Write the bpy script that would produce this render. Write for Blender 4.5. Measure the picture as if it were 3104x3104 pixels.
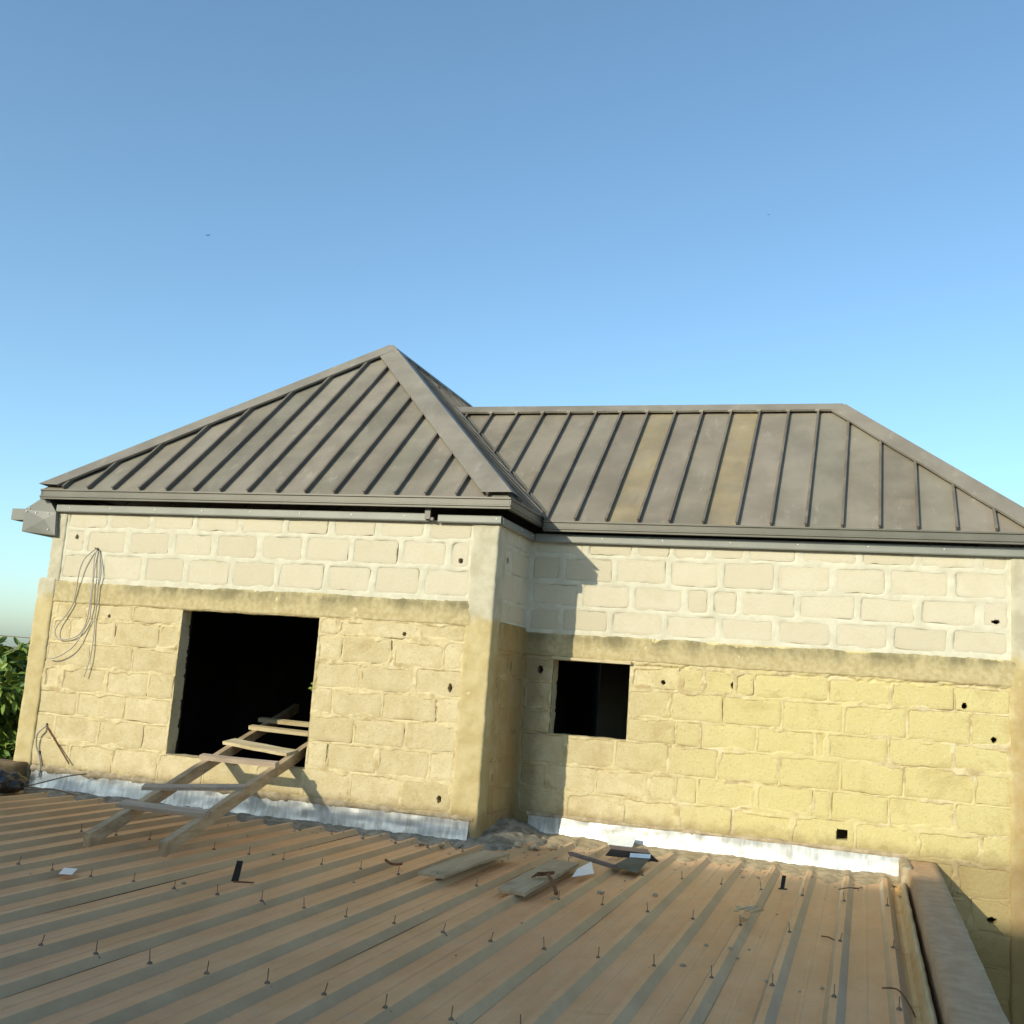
import bpy, bmesh, math, random
import numpy as np
from mathutils import Vector, noise as mnoise

for o in list(bpy.data.objects):
    bpy.data.objects.remove(o, do_unlink=True)
scene = bpy.context.scene
COL = scene.collection
R = math.radians

# ------------------------------------------------------------------ camera
YAW, PITCH, ROLL = 0.3232, 0.1544, 0.0742
cam_d = bpy.data.cameras.new('camera')
cam_d.sensor_width = 36.0
cam_d.sensor_fit = 'HORIZONTAL'
cam_d.lens = 3281.6 / 3104 * 36.0
cam_d.clip_start = 0.05
cam_d.clip_end = 6000
cam = bpy.data.objects.new('camera', cam_d)
COL.objects.link(cam)
_cy, _sy, _cp, _sp = math.cos(YAW), math.sin(YAW), math.cos(PITCH), math.sin(PITCH)
_f = Vector((-_sy * _cp, _cy * _cp, _sp))
_r = Vector((_cy, _sy, 0))
_u = _r.cross(_f)
_r2 = _r * math.cos(ROLL) + _u * math.sin(ROLL)
_u2 = -_r * math.sin(ROLL) + _u * math.cos(ROLL)
from mathutils import Matrix
_m = Matrix((_r2, _u2, -_f)).transposed().to_4x4()
_m.translation = Vector((3.016, -8.6836, 1.1643))
cam.matrix_world = _m
scene.camera = cam

# ------------------------------------------------------------------ sky and sun
SUN_EL, SUN_AZ = R(23.0), R(26.0)          # elevation; azimuth off the wall normal
sun_to = Vector((-math.sin(SUN_AZ) * math.cos(SUN_EL), -math.cos(SUN_AZ) * math.cos(SUN_EL), math.sin(SUN_EL)))
w = bpy.data.worlds.new('World')
scene.world = w
w.use_nodes = True
nt = w.node_tree
nt.nodes.clear()
wo = nt.nodes.new('ShaderNodeOutputWorld')
bg = nt.nodes.new('ShaderNodeBackground')
sky = nt.nodes.new('ShaderNodeTexSky')
sky.sky_type = 'NISHITA'
sky.sun_disc = False
sky.sun_elevation = SUN_EL
sky.sun_rotation = math.pi + SUN_AZ
sky.altitude = 1500
sky.air_density = 1.0
sky.dust_density = 4.2
sky.ozone_density = 4.0
bg.inputs['Strength'].default_value = 0.15
wb = nt.nodes.new('ShaderNodeMix')          # the phone's white balance, the same in every direction
wb.data_type = 'RGBA'; wb.blend_type = 'MULTIPLY'
wb.inputs[0].default_value = 1.0
wb.inputs[7].default_value = (1.18, 1.235, 1.045, 1)
nt.links.new(sky.outputs[0], wb.inputs[6])
nt.links.new(wb.outputs[2], bg.inputs[0])
nt.links.new(bg.outputs[0], wo.inputs[0])

sun_d = bpy.data.lights.new('sun', 'SUN')
sun_d.energy = 2.75
sun_d.angle = R(0.55)
sun_d.color = (1.0, 0.90, 0.67)
sun = bpy.data.objects.new('sun', sun_d)
COL.objects.link(sun)
sun.rotation_euler = (-sun_to).to_track_quat('-Z', 'Y').to_euler()
sun.location = (-6, -12, 12)

scene.view_settings.view_transform = 'Standard'
scene.view_settings.look = 'None'
scene.view_settings.exposure = 0.62
scene.view_settings.gamma = 1.0
scene.view_settings.use_curve_mapping = False

# ------------------------------------------------------------------ node helpers
class NT:
    def __init__(s, name, rough=0.8, metallic=0.0, spec=0.3):
        s.m = bpy.data.materials.new(name)
        s.m.use_nodes = True
        s.t = s.m.node_tree
        s.b = s.t.nodes['Principled BSDF']
        s.b.inputs['Roughness'].default_value = rough
        s.b.inputs['Metallic'].default_value = metallic
        s.b.inputs['Specular IOR Level'].default_value = spec
        s._pos = None
    def n(s, ty, **kw):
        nd = s.t.nodes.new(ty)
        for k, v in kw.items():
            setattr(nd, k, v)
        return nd
    def link(s, a, b):
        s.t.links.new(a, b)
    def put(s, sock, v):
        if isinstance(v, bpy.types.NodeSocket):
            s.link(v, sock)
        elif isinstance(v, (tuple, list)) and len(v) == 3 and sock.type == 'RGBA':
            sock.default_value = (*v, 1)
        else:
            sock.default_value = v
    def pos(s, scale=(1, 1, 1)):
        if s._pos is None:
            s._pos = s.n('ShaderNodeNewGeometry').outputs['Position']
        if scale == (1, 1, 1):
            return s._pos
        v = s.n('ShaderNodeVectorMath', operation='MULTIPLY')
        s.link(s._pos, v.inputs[0])
        v.inputs[1].default_value = scale
        return v.outputs[0]
    def xyz(s):
        x = s.n('ShaderNodeSeparateXYZ')
        s.link(s.pos(), x.inputs[0])
        return x.outputs
    def noise(s, scale, detail=4, rough=0.55, stretch=(1, 1, 1), off=0.0, dist=0.0):
        t = s.n('ShaderNodeTexNoise')
        v = s.pos(stretch)
        if off:
            a = s.n('ShaderNodeVectorMath', operation='ADD')
            s.link(v, a.inputs[0])
            a.inputs[1].default_value = (off, off * 1.7, off * 0.6)
            v = a.outputs[0]
        s.link(v, t.inputs['Vector'])
        t.inputs['Scale'].default_value = scale
        t.inputs['Detail'].default_value = detail
        t.inputs['Roughness'].default_value = rough
        t.inputs['Distortion'].default_value = dist
        return t.outputs[0]
    def map(s, v, a, b, c=0.0, d=1.0):
        m = s.n('ShaderNodeMapRange')
        m.interpolation_type = 'SMOOTHSTEP'
        s.put(m.inputs[0], v)
        s.put(m.inputs[1], a); s.put(m.inputs[2], b)
        s.put(m.inputs[3], c); s.put(m.inputs[4], d)
        return m.outputs[0]
    def math(s, op, a, b=0.0):
        m = s.n('ShaderNodeMath', operation=op)
        s.put(m.inputs[0], a); s.put(m.inputs[1], b)
        return m.outputs[0]
    def mix(s, f, a, b, blend='MIX'):
        m = s.n('ShaderNodeMix', data_type='RGBA', blend_type=blend)
        s.put(m.inputs[0], f); s.put(m.inputs[6], a); s.put(m.inputs[7], b)
        return m.outputs[2]
    def rnd(s):
        return s.n('ShaderNodeObjectInfo').outputs['Random']
    def ocol(s):
        return s.n('ShaderNodeObjectInfo').outputs['Color']
    def attr(s, name):
        return s.n('ShaderNodeAttribute', attribute_name=name).outputs['Fac']
    def nz(s):
        g = s.n('ShaderNodeNewGeometry')
        x = s.n('ShaderNodeSeparateXYZ')
        s.link(g.outputs['True Normal'], x.inputs[0])
        return x.outputs[2]
    def bump(s, h, strength=0.3, dist=0.01):
        b = s.n('ShaderNodeBump')
        b.inputs['Strength'].default_value = strength
        b.inputs['Distance'].default_value = dist
        s.link(h, b.inputs['Height'])
        s.link(b.outputs[0], s.b.inputs['Normal'])
    def col(s, c):
        s.put(s.b.inputs['Base Color'], c)
        return s
    def rough(s, c):
        s.put(s.b.inputs['Roughness'], c)
        return s

def stains_and_shade(t, c, amt=1.0):
    """stains and painted shade of the lower walls: orange earth near the right column, moss and shade in the inner corner, mud at the foot"""
    x, y, z = t.xyz()
    n1 = t.noise(3.2, 5, 0.6)
    n2 = t.noise(9.0, 4, 0.6, off=3.1)
    # moss stain and shade of the inner corner, painted as one dark brown
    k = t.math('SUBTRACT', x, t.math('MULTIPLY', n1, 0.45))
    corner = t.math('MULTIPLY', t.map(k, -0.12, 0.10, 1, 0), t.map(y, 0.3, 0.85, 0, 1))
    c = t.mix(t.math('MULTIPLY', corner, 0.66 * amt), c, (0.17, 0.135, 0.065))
    # brown stain and shade of the short return wall, painted into the colour
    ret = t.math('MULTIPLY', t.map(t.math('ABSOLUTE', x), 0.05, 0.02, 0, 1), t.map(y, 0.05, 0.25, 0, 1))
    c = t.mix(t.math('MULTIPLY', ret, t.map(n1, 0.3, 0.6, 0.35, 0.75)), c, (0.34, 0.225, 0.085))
    # earth splash on the far right
    k2 = t.math('ADD', x, t.math('MULTIPLY', t.math('SUBTRACT', n2, 0.5), 0.5))
    c = t.mix(t.math('MULTIPLY', t.map(k2, 4.02, 4.35, 0, 1), t.map(z, 1.5, 1.2, 0, 0.5 * amt)), c, (0.36, 0.20, 0.06))
    # mud at the foot of the wall
    k3 = t.math('ADD', z, t.math('MULTIPLY', t.math('SUBTRACT', n2, 0.5), 0.22))
    c = t.mix(t.map(k3, 0.14, -0.02, 0, 0.6 * amt), c, (0.23, 0.155, 0.075))
    # darker brown further down, below the roof line
    c = t.mix(t.map(k3, -0.35, -0.7, 0, 0.6), c, (0.15, 0.115, 0.045))
    return c

def mat_block_low():
    t = NT('weathered_block', 0.92, spec=0.1)
    n = t.noise(7, 6, 0.6)
    f = t.noise(60, 3, 0.6)
    c = t.mix(t.rnd(), (0.55, 0.475, 0.29), (0.655, 0.575, 0.375))
    c = t.mix(t.map(n, 0.35, 0.68), t.mix(0.40, c, (0.44, 0.35, 0.175)), c)
    yel = t.map(t.xyz()[0], 0.6, 2.2)
    c = t.mix(t.math('MULTIPLY', yel, 0.75), c, (0.59, 0.52, 0.235))
    c = t.mix(t.map(t.attr('edge'), 0.0, 1.0, 0.16, 0), c, (0.44, 0.35, 0.18))
    c = t.mix(t.map(t.noise(48, 3, 0.7, off=1.0), 0.56, 0.72, 0, 0.5), c, (0.34, 0.26, 0.13))
    c = t.mix(t.map(t.noise(36, 3, 0.7, off=17.0), 0.58, 0.72, 0, 0.45), c, (0.68, 0.61, 0.43))
    c = t.mix(t.map(t.noise(2.3, 6, 0.7, off=11.0, dist=0.6), 0.52, 0.70, 0, 0.42), c, (0.37, 0.275, 0.115))
    c = t.mix(t.map(t.noise(16, 5, 0.7, off=4.0), 0.56, 0.72, 0, 0.35), c, (0.61, 0.545, 0.37))
    t.col(stains_and_shade(t, c))
    t.bump(t.noise(34, 5, 0.75), 0.7, 0.012)
    return t.m

def mat_mortar_low():
    t = NT('weathered_mortar', 0.95, spec=0.1)
    n = t.noise(11, 6, 0.65)
    f = t.noise(70, 3, 0.6)
    c = t.mix(t.map(n, 0.36, 0.62), (0.45, 0.36, 0.19), (0.62, 0.545, 0.345))
    same = t.mix(t.math('MULTIPLY', t.map(t.xyz()[0], 0.6, 2.2), 0.75), (0.60, 0.52, 0.31), (0.59, 0.52, 0.245))
    c = t.mix(t.map(t.noise(3.4, 5, 0.65, off=13.0), 0.42, 0.58, 0.0, 0.85), c, same)
    c = t.mix(t.map(f, 0.6, 0.8, 0, 0.4), c, (0.24, 0.17, 0.07))
    t.col(stains_and_shade(t, c))
    t.bump(f, 0.5, 0.008)
    return t.m

def mat_block_up():
    t = NT('new_block', 0.92, spec=0.1)
    n = t.noise(8, 5, 0.6)
    f = t.noise(80, 3, 0.6)
    c = t.mix(t.rnd(), (0.53, 0.485, 0.37), (0.595, 0.55, 0.435))
    c = t.mix(t.map(n, 0.3, 0.7, 0, 0.5), c, (0.56, 0.505, 0.365))
    e = t.math('MULTIPLY', t.map(t.attr('edge'), 0.0, 0.9, 0.5, 0), t.map(t.noise(10, 4, 0.6, off=5.0), 0.38, 0.6, 0.25, 1.0))
    c = t.mix(e, c, (0.47, 0.43, 0.32))
    c = t.mix(t.map(t.noise(3.0, 6, 0.7, off=2.0), 0.5, 0.72, 0, 0.4), c, (0.50, 0.44, 0.30))
    c = t.mix(t.map(f, 0.64, 0.8, 0, 0.3), c, (0.36, 0.31, 0.21))
    c = t.mix(t.map(t.noise(44, 3, 0.7, off=1.0), 0.57, 0.72, 0, 0.35), c, (0.44, 0.385, 0.27))
    t.col(c)
    t.bump(t.noise(34, 5, 0.75), 0.5, 0.009)
    return t.m

def mat_mortar_up():
    t = NT('new_mortar', 0.92, spec=0.1)
    n = t.noise(9, 5, 0.6)
    f = t.noise(80, 3, 0.6)
    c = t.mix(t.map(n, 0.35, 0.66), (0.535, 0.51, 0.40), (0.61, 0.59, 0.475))
    c = t.mix(t.map(f, 0.62, 0.8, 0, 0.3), c, (0.42, 0.38, 0.28))
    t.col(c)
    t.bump(f, 0.35, 0.006)
    return t.m

def mat_lintel(ztop, name):
    t = NT(name, 0.93, spec=0.1)
    x, y, z = t.xyz()
    n = t.noise(5, 6, 0.65, stretch=(1, 1, 0.5))
    n2 = t.noise(22, 4, 0.6)
    st = t.noise(4.5, 6, 0.7, stretch=(0.8, 1, 0.7), off=7.0)
    c = t.mix(t.map(n2, 0.35, 0.65), (0.42, 0.35, 0.185), (0.50, 0.43, 0.255))
    h = t.math('ADD', z, t.math('MULTIPLY', t.math('SUBTRACT', st, 0.5), 0.22))
    moss = t.map(h, ztop - 0.15, ztop - 0.01)
    moss = t.math('MULTIPLY', moss, t.map(n, 0.36, 0.60, 0.12, 1.0))
    moss = t.math('MULTIPLY', moss, t.map(x, -3.9, -3.4, 0.25, 1.0))
    c = t.mix(t.math('MULTIPLY', moss, 0.85), c, (0.165, 0.15, 0.085))
    t.col(stains_and_shade(t, c, 0.9))
    t.bump(n2, 0.5, 0.008)
    return t.m

def mat_column():
    t = NT('column_render', 0.93, spec=0.1)
    x, y, z = t.xyz()
    n = t.noise(4, 6, 0.65)
    f = t.noise(45, 3, 0.6)
    lo = t.mix(t.map(n, 0.35, 0.65), (0.44, 0.355, 0.175), (0.53, 0.45, 0.255))
    up = t.mix(t.map(n, 0.35, 0.65), (0.42, 0.39, 0.285), (0.53, 0.50, 0.385))
    zz = t.math('ADD', z, t.math('MULTIPLY', t.math('SUBTRACT', n, 0.5), 0.25))
    lo = stains_and_shade(t, lo)
    t.col(t.mix(t.map(zz, 1.60, 1.72), lo, up))
    t.bump(f, 0.4, 0.006)
    return t.m

def mat_roof():
    t = NT('weathered_roof_metal', 0.45, 0.0, 0.45)
    n = t.noise(1.7, 5, 0.6)
    n2 = t.noise(6, 6, 0.72, stretch=(1.5, 0.5, 0.5))
    f = t.noise(40, 3, 0.6)
    c = t.mix(t.map(n, 0.35, 0.65), (0.178, 0.158, 0.122), (0.235, 0.21, 0.165))
    n3 = t.noise(2.6, 5, 0.7, off=9.0)
    c = t.mix(t.map(n3, 0.3, 0.62, 0.45, 1.0), c, t.mix(1.0, c, t.ocol(), 'MULTIPLY'))
    c = t.mix(t.map(n3, 0.55, 0.7, 0, 0.35), c, (0.285, 0.24, 0.165))
    c = t.mix(t.map(n2, 0.57, 0.72, 0, 0.38), c, (0.37, 0.35, 0.31))
    c = t.mix(t.map(n2, 0.40, 0.28, 0, 0.35), c, (0.15, 0.135, 0.12))
    t.col(c)
    t.rough(t.map(n2, 0.3, 0.7, 0.42, 0.62))
    t.bump(t.noise(3.0, 3, 0.5), 0.45, 0.02)
    return t.m

def mat_simple(name, c1, c2, scale=6, rough=0.6, metallic=0.0, spec=0.3, bump=0.2, stretch=(1, 1, 1), bd=0.005):
    t = NT(name, rough, metallic, spec)
    n = t.noise(scale, 5, 0.6, stretch=stretch)
    t.col(t.mix(t.map(n, 0.33, 0.67), c1, c2))
    if bump:
        t.bump(n, bump, bd)
    return t.m

def mat_lower_roof():
    t = NT('dusty_roof_sheet', 0.55, 0.0, 0.4)
    n = t.noise(2.2, 6, 0.7, stretch=(1.3, 0.55, 1))
    n2 = t.noise(9, 6, 0.7, stretch=(1.3, 0.7, 1))
    f = t.noise(90, 2, 0.5)
    y = t.xyz()[1]
    side_tone = t.mix(t.map(n, 0.35, 0.65), (0.38, 0.25, 0.135), (0.46, 0.315, 0.175))
    dust = t.mix(t.map(n, 0.32, 0.68), (0.61, 0.305, 0.128), (0.71, 0.385, 0.182))
    dust = t.mix(t.map(n2, 0.50, 0.72, 0, 0.45), dust, (0.48, 0.325, 0.20))
    dust = t.mix(t.map(t.noise(30, 4, 0.7, off=6.0), 0.62, 0.74, 0, 0.5), dust, (0.28, 0.19, 0.11))
    rust = t.math('MULTIPLY', t.map(t.noise(1.3, 6, 0.75, off=8.0, dist=0.8), 0.60, 0.70, 0, 0.5), t.map(n2, 0.35, 0.6, 0.3, 1))
    dust = t.mix(rust, dust, (0.40, 0.20, 0.075))
    flat = t.map(t.nz(), 0.86, 0.99)  # flat faces take the dust tone, sloped rib faces the darker one
    c = t.mix(flat, side_tone, dust)
    # more dust gathers near the walls
    k = t.math('ADD', y, t.math('MULTIPLY', n2, 1.2))
    c = t.mix(t.map(k, -0.6, 1.0, 0, 0.55), c, (0.46, 0.335, 0.20))
    t.col(c)
    t.bump(f, 0.08, 0.004)
    return t.m

def mat_wood(name, c1, c2, ax=1, rough=0.85):
    t = NT(name, rough, 0, 0.2)
    st = [9, 9, 9]; st[ax] = 0.7
    n = t.noise(2.2, 6, 0.65, stretch=tuple(st))
    k = t.noise(5, 3, 0.5)
    c = t.mix(t.map(n, 0.32, 0.68), c1, c2)
    c = t.mix(t.map(k, 0.58, 0.72, 0, 0.4), c, tuple(v * 0.55 for v in c1))
    t.col(c)
    t.bump(n, 0.4, 0.004)
    return t.m

def mat_galv():
    t = NT('galvanised_flashing', 0.38, 0.6, 0.5)
    n = t.noise(6, 5, 0.65, stretch=(3, 1, 0.5))
    n2 = t.noise(16, 4, 0.6, stretch=(1, 1, 0.4), off=2.0)
    c = t.mix(t.map(n, 0.35, 0.65), (0.50, 0.525, 0.53), (0.70, 0.715, 0.71))
    c = t.mix(t.map(n2, 0.52, 0.66, 0, 0.6), c, (0.36, 0.35, 0.31))
    t.col(c)
    t.bump(n2, 0.3, 0.006)
    return t.m

MAT = dict(
    block_low=mat_block_low(), mortar_low=mat_mortar_low(), block_up=mat_block_up(), mortar_up=mat_mortar_up(),
    lintelA=mat_lintel(1.80, 'mossy_beam_left'), lintelB=mat_lintel(1.63, 'mossy_beam_right'), column=mat_column(),
    roof=mat_roof(), lower_roof=mat_lower_roof(), galv=mat_galv(),
    trim=mat_simple('painted_eaves_metal', (0.115, 0.11, 0.088), (0.14, 0.135, 0.11), 3, 0.38, 0.0, 0.5, 0.05),
    fascia=mat_simple('fascia_metal', (0.215, 0.225, 0.205), (0.25, 0.26, 0.235), 3, 0.4, 0.0, 0.5, 0.05),
    gutter_metal=mat_simple('gutter_metal', (0.165, 0.17, 0.155), (0.20, 0.205, 0.185), 3, 0.45, 0.0, 0.4, 0.05),
    dark=mat_simple('interior_shade', (0.030, 0.026, 0.020), (0.045, 0.04, 0.03), 3, 0.95, 0, 0.02, 0),  # near-black: the darkness of the rooms is painted into their surfaces
    screw=mat_simple('bright_screw', (0.8, 0.8, 0.8), (0.9, 0.9, 0.9), 3, 0.3, 0.3, 0.6, 0),
    wood=mat_wood('weathered_timber', (0.33, 0.235, 0.14), (0.50, 0.385, 0.25), 1),
    wood_dark=mat_wood('dark_timber', (0.13, 0.085, 0.05), (0.22, 0.15, 0.095), 1),
    wood_x=mat_wood('sunlit_timber', (0.44, 0.36, 0.21), (0.60, 0.52, 0.35), 0),  # sunlit upper rungs: the light is put into the colour
    wood_xd=mat_wood('shaded_rung_timber', (0.36, 0.285, 0.215), (0.48, 0.39, 0.30), 0),  # shaded lower rungs: darker, greyer tone with the shade painted in
    plank=mat_wood('dusty_plank', (0.35, 0.27, 0.165), (0.45, 0.355, 0.23), 1),
    cable=mat_simple('grey_cable', (0.36, 0.34, 0.30), (0.45, 0.42, 0.37), 8, 0.5, 0, 0.4, 0),
    rust=mat_simple('rusty_iron', (0.12, 0.055, 0.03), (0.21, 0.105, 0.05), 30, 0.85, 0.2, 0.3, 0.3),
    hook=mat_simple('hook_bolt_iron', (0.14, 0.10, 0.065), (0.23, 0.17, 0.115), 20, 0.7, 0.3, 0.4, 0),
    rubble=mat_simple('mortar_crumbs', (0.30, 0.24, 0.15), (0.46, 0.38, 0.26), 14, 0.97, 0, 0.1, 0.6, bd=0.012),
    rubble_grey=mat_simple('grey_mortar', (0.17, 0.155, 0.12), (0.33, 0.30, 0.24), 9, 0.97, 0, 0.1, 0.6, bd=0.012),
    ledge=mat_simple('brown_cement', (0.17, 0.115, 0.06), (0.27, 0.19, 0.105), 9, 0.95, 0, 0.1, 0.4),
    parapet=mat_simple('cement_parapet', (0.40, 0.265, 0.155), (0.48, 0.33, 0.20), 12, 0.95, 0, 0.1, 0.35),
    white=mat_simple('white_sheet_metal', (0.62, 0.66, 0.68), (0.72, 0.76, 0.77), 5, 0.4, 0, 0.5, 0.05),
    black=mat_simple('black_painted_sheet', (0.022, 0.020, 0.018), (0.038, 0.034, 0.03), 5, 0.85, 0, 0.1, 0.05),
    grey=mat_simple('dark_grey_sheet', (0.085, 0.09, 0.07), (0.12, 0.125, 0.10), 5, 0.8, 0, 0.12, 0.05),
    strip=mat_simple('purple_grey_strip', (0.15, 0.12, 0.11), (0.19, 0.155, 0.14), 5, 0.8, 0, 0.12, 0.05),
    gutter=mat_simple('rusty_trough', (0.56, 0.335, 0.12), (0.64, 0.45, 0.23), 5, 0.6, 0, 0.35, 0.1, stretch=(3, 0.6, 1)),
    gutter_edge=mat_simple('trough_upstand', (0.36, 0.285, 0.15), (0.46, 0.38, 0.235), 6, 0.6, 0, 0.3, 0.1, stretch=(3, 0.6, 1)),
    bag=mat_simple('black_plastic', (0.012, 0.012, 0.012), (0.03, 0.03, 0.028), 12, 0.35, 0, 0.5, 0.4),
    earth=mat_simple('dry_earth', (0.25, 0.17, 0.09), (0.36, 0.26, 0.15), 0.4, 0.98, 0, 0.05, 0.3, bd=0.05),
    render=mat_simple('cement_render', (0.36, 0.32, 0.25), (0.44, 0.40, 0.32), 1.2, 0.95, 0, 0.1, 0.2),
    glass=mat_simple('dark_pane', (0.03, 0.035, 0.04), (0.05, 0.055, 0.06), 1, 0.1, 0, 0.5, 0),
    bark=mat_simple('bark', (0.10, 0.075, 0.05), (0.17, 0.13, 0.09), 12, 0.95, 0, 0.1, 0.6, bd=0.01),
    bird=mat_simple('dark_feathers', (0.10, 0.11, 0.13), (0.14, 0.15, 0.17), 12, 0.8, 0, 0.1, 0),
)
def mat_leaf():
    t = NT('leaf', 0.5, 0, 0.4)
    c = t.mix(t.attr('tone'), (0.05, 0.12, 0.018), (0.23, 0.31, 0.05))
    t.col(c)
    t.b.inputs['Transmission Weight'].default_value = 0.0
    t.b.inputs['Subsurface Weight'].default_value = 0.0
    return t.m
MAT['leaf'] = mat_leaf()

# ------------------------------------------------------------------ object helpers
WORLD = {}                       # object name -> world origin
def empty(name, loc, label=None, cat=None, group=None, parent=None):
    o = bpy.data.objects.new(name, None)
    o.empty_display_size = 0.2
    COL.objects.link(o)
    return place(o, loc, label, cat, group, parent)
def place(o, loc, label=None, cat=None, group=None, parent=None, kind=None):
    loc = Vector(loc)
    if parent is not None:
        o.parent = parent
        o.location = loc - WORLD[parent.name]
    else:
        o.location = loc
    WORLD[o.name] = loc
    if label: o['label'] = label
    if cat: o['category'] = cat
    if group: o['group'] = group
    if kind: o['kind'] = kind
    return o
def mesh(name, verts, faces, mat, parent=None, origin=None, smooth=False, label=None, cat=None, group=None, kind=None, attrs=None, color=None):
    v = np.asarray(verts, dtype=np.float64).reshape(-1, 3)
    if origin is None:
        lo, hi = v.min(0), v.max(0)
        origin = ((lo[0] + hi[0]) / 2, (lo[1] + hi[1]) / 2, lo[2])
    v = v - np.array(origin)
    me = bpy.data.meshes.new(name)
    if isinstance(faces, np.ndarray):
        nf, k = faces.shape
        me.vertices.add(len(v)); me.vertices.foreach_set('co', v.astype(np.float32).ravel())
        me.loops.add(nf * k); me.loops.foreach_set('vertex_index', faces.astype(np.int32).ravel())
        me.polygons.add(nf)
        me.polygons.foreach_set('loop_start', np.arange(0, nf * k, k, dtype=np.int32))
        me.polygons.foreach_set('loop_total', np.full(nf, k, dtype=np.int32))
        me.update(calc_edges=True)
    else:
        me.from_pydata([tuple(p) for p in v], [], faces)
    if smooth:
        me.polygons.foreach_set('use_smooth', np.ones(len(me.polygons), dtype=bool))
    if attrs:
        for k, a in attrs.items():
            at = me.attributes.new(k, 'FLOAT', 'POINT')
            at.data.foreach_set('value', np.asarray(a, dtype=np.float32))
    me.update()
    if isinstance(mat, str): mat = MAT[mat]
    me.materials.append(mat)
    o = bpy.data.objects.new(name, me)
    COL.objects.link(o)
    if color: o.color = (*color, 1)
    return place(o, origin, label, cat, group, parent, kind)

class MB:
    """collects simple solids into one mesh"""
    def __init__(s): s.v = []; s.f = []
    def add(s, vs, fs):
        k = len(s.v); s.v += [tuple(p) for p in vs]; s.f += [tuple(i + k for i in f) for f in fs]; return s
    def box(s, x0, x1, y0, y1, z0, z1):
        return s.add([(x0, y0, z0), (x1, y0, z0), (x1, y1, z0), (x0, y1, z0), (x0, y0, z1), (x1, y0, z1), (x1, y1, z1), (x0, y1, z1)],
                     [(0, 3, 2, 1), (4, 5, 6, 7), (0, 1, 5, 4), (1, 2, 6, 5), (2, 3, 7, 6), (3, 0, 4, 7)])
    def beam(s, a, b, wv, hv, taper=1.0):
        """bar from a to b, half-vectors wv and hv"""
        a, b, wv, hv = Vector(a), Vector(b), Vector(wv), Vector(hv)
        p = [a - wv - hv, a + wv - hv, a + wv + hv, a - wv + hv]
        q = [b - wv * taper - hv * taper, b + wv * taper - hv * taper, b + wv * taper + hv * taper, b - wv * taper + hv * taper]
        return s.add(p + q, [(0, 1, 2, 3), (7, 6, 5, 4), (0, 4, 5, 1), (1, 5, 6, 2), (2, 6, 7, 3), (3, 7, 4, 0)])
    def tube(s, pts, r, n=6, r2=None):
        pts = [Vector(p) for p in pts]
        rings = []
        up = Vector((0.13, 0.21, 0.97))
        for i, p in enumerate(pts):
            d = (pts[min(i + 1, len(pts) - 1)] - pts[max(i - 1, 0)]).normalized()
            a = d.cross(up)
            if a.length < 1e-4: a = d.cross(Vector((1, 0, 0)))
            a.normalize(); b = d.cross(a)
            rr = r if r2 is None else r + (r2 - r) * i / max(1, len(pts) - 1)
            rings.append([p + (a * math.cos(t) + b * math.sin(t)) * rr for t in [2 * math.pi * k / n for k in range(n)]])
        vs = [v for rg in rings for v in rg]
        fs = [(i * n + k, i * n + (k + 1) % n, (i + 1) * n + (k + 1) % n, (i + 1) * n + k) for i in range(len(pts) - 1) for k in range(n)]
        fs += [tuple(range(n))[::-1], tuple((len(pts) - 1) * n + k for k in range(n))]
        return s.add(vs, fs)
    def build(s, name, mat, parent=None, **kw):
        return mesh(name, s.v, s.f, mat, parent, **kw)

def spline(pts, n=6):
    pts = [Vector(p) for p in pts]
    out = []
    for i in range(len(pts) - 1):
        p0, p1, p2, p3 = pts[max(i - 1, 0)], pts[i], pts[i + 1], pts[min(i + 2, len(pts) - 1)]
        for k in range(n):
            t = k / n
            out.append(0.5 * ((2 * p1) + (p2 - p0) * t + (2 * p0 - 5 * p1 + 4 * p2 - p3) * t * t + (3 * p1 - p0 - 3 * p2 + p3) * t ** 3))
    out.append(pts[-1])
    return out

# value noise on arrays
_LAT = {}
def vnoise(x, z, scale, seed):
    if seed not in _LAT:
        _LAT[seed] = np.random.RandomState(seed).rand(256, 256)
    lat = _LAT[seed]
    u, v = np.asarray(x) * scale + 500.37, np.asarray(z) * scale + 500.71
    i, j = np.floor(u).astype(int), np.floor(v).astype(int)
    a, b = u - i, v - j
    a = a * a * (3 - 2 * a); b = b * b * (3 - 2 * b)
    g = lambda p, q: lat[p % 256, q % 256]
    return (g(i, j) * (1 - a) * (1 - b) + g(i + 1, j) * a * (1 - b) + g(i, j + 1) * (1 - a) * b + g(i + 1, j + 1) * a * b) * 2 - 1
def fbm(x, z, scale, seed, octv=4):
    s, amp, tot = 0, 1.0, 0
    for k in range(octv):
        s = s + amp * vnoise(x, z, scale * 2 ** k, seed + k); tot += amp; amp *= 0.55
    return s / tot
def sstep(a, b, x):
    t = np.clip((x - a) / (b - a), 0, 1)
    return t * t * (3 - 2 * t)

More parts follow.
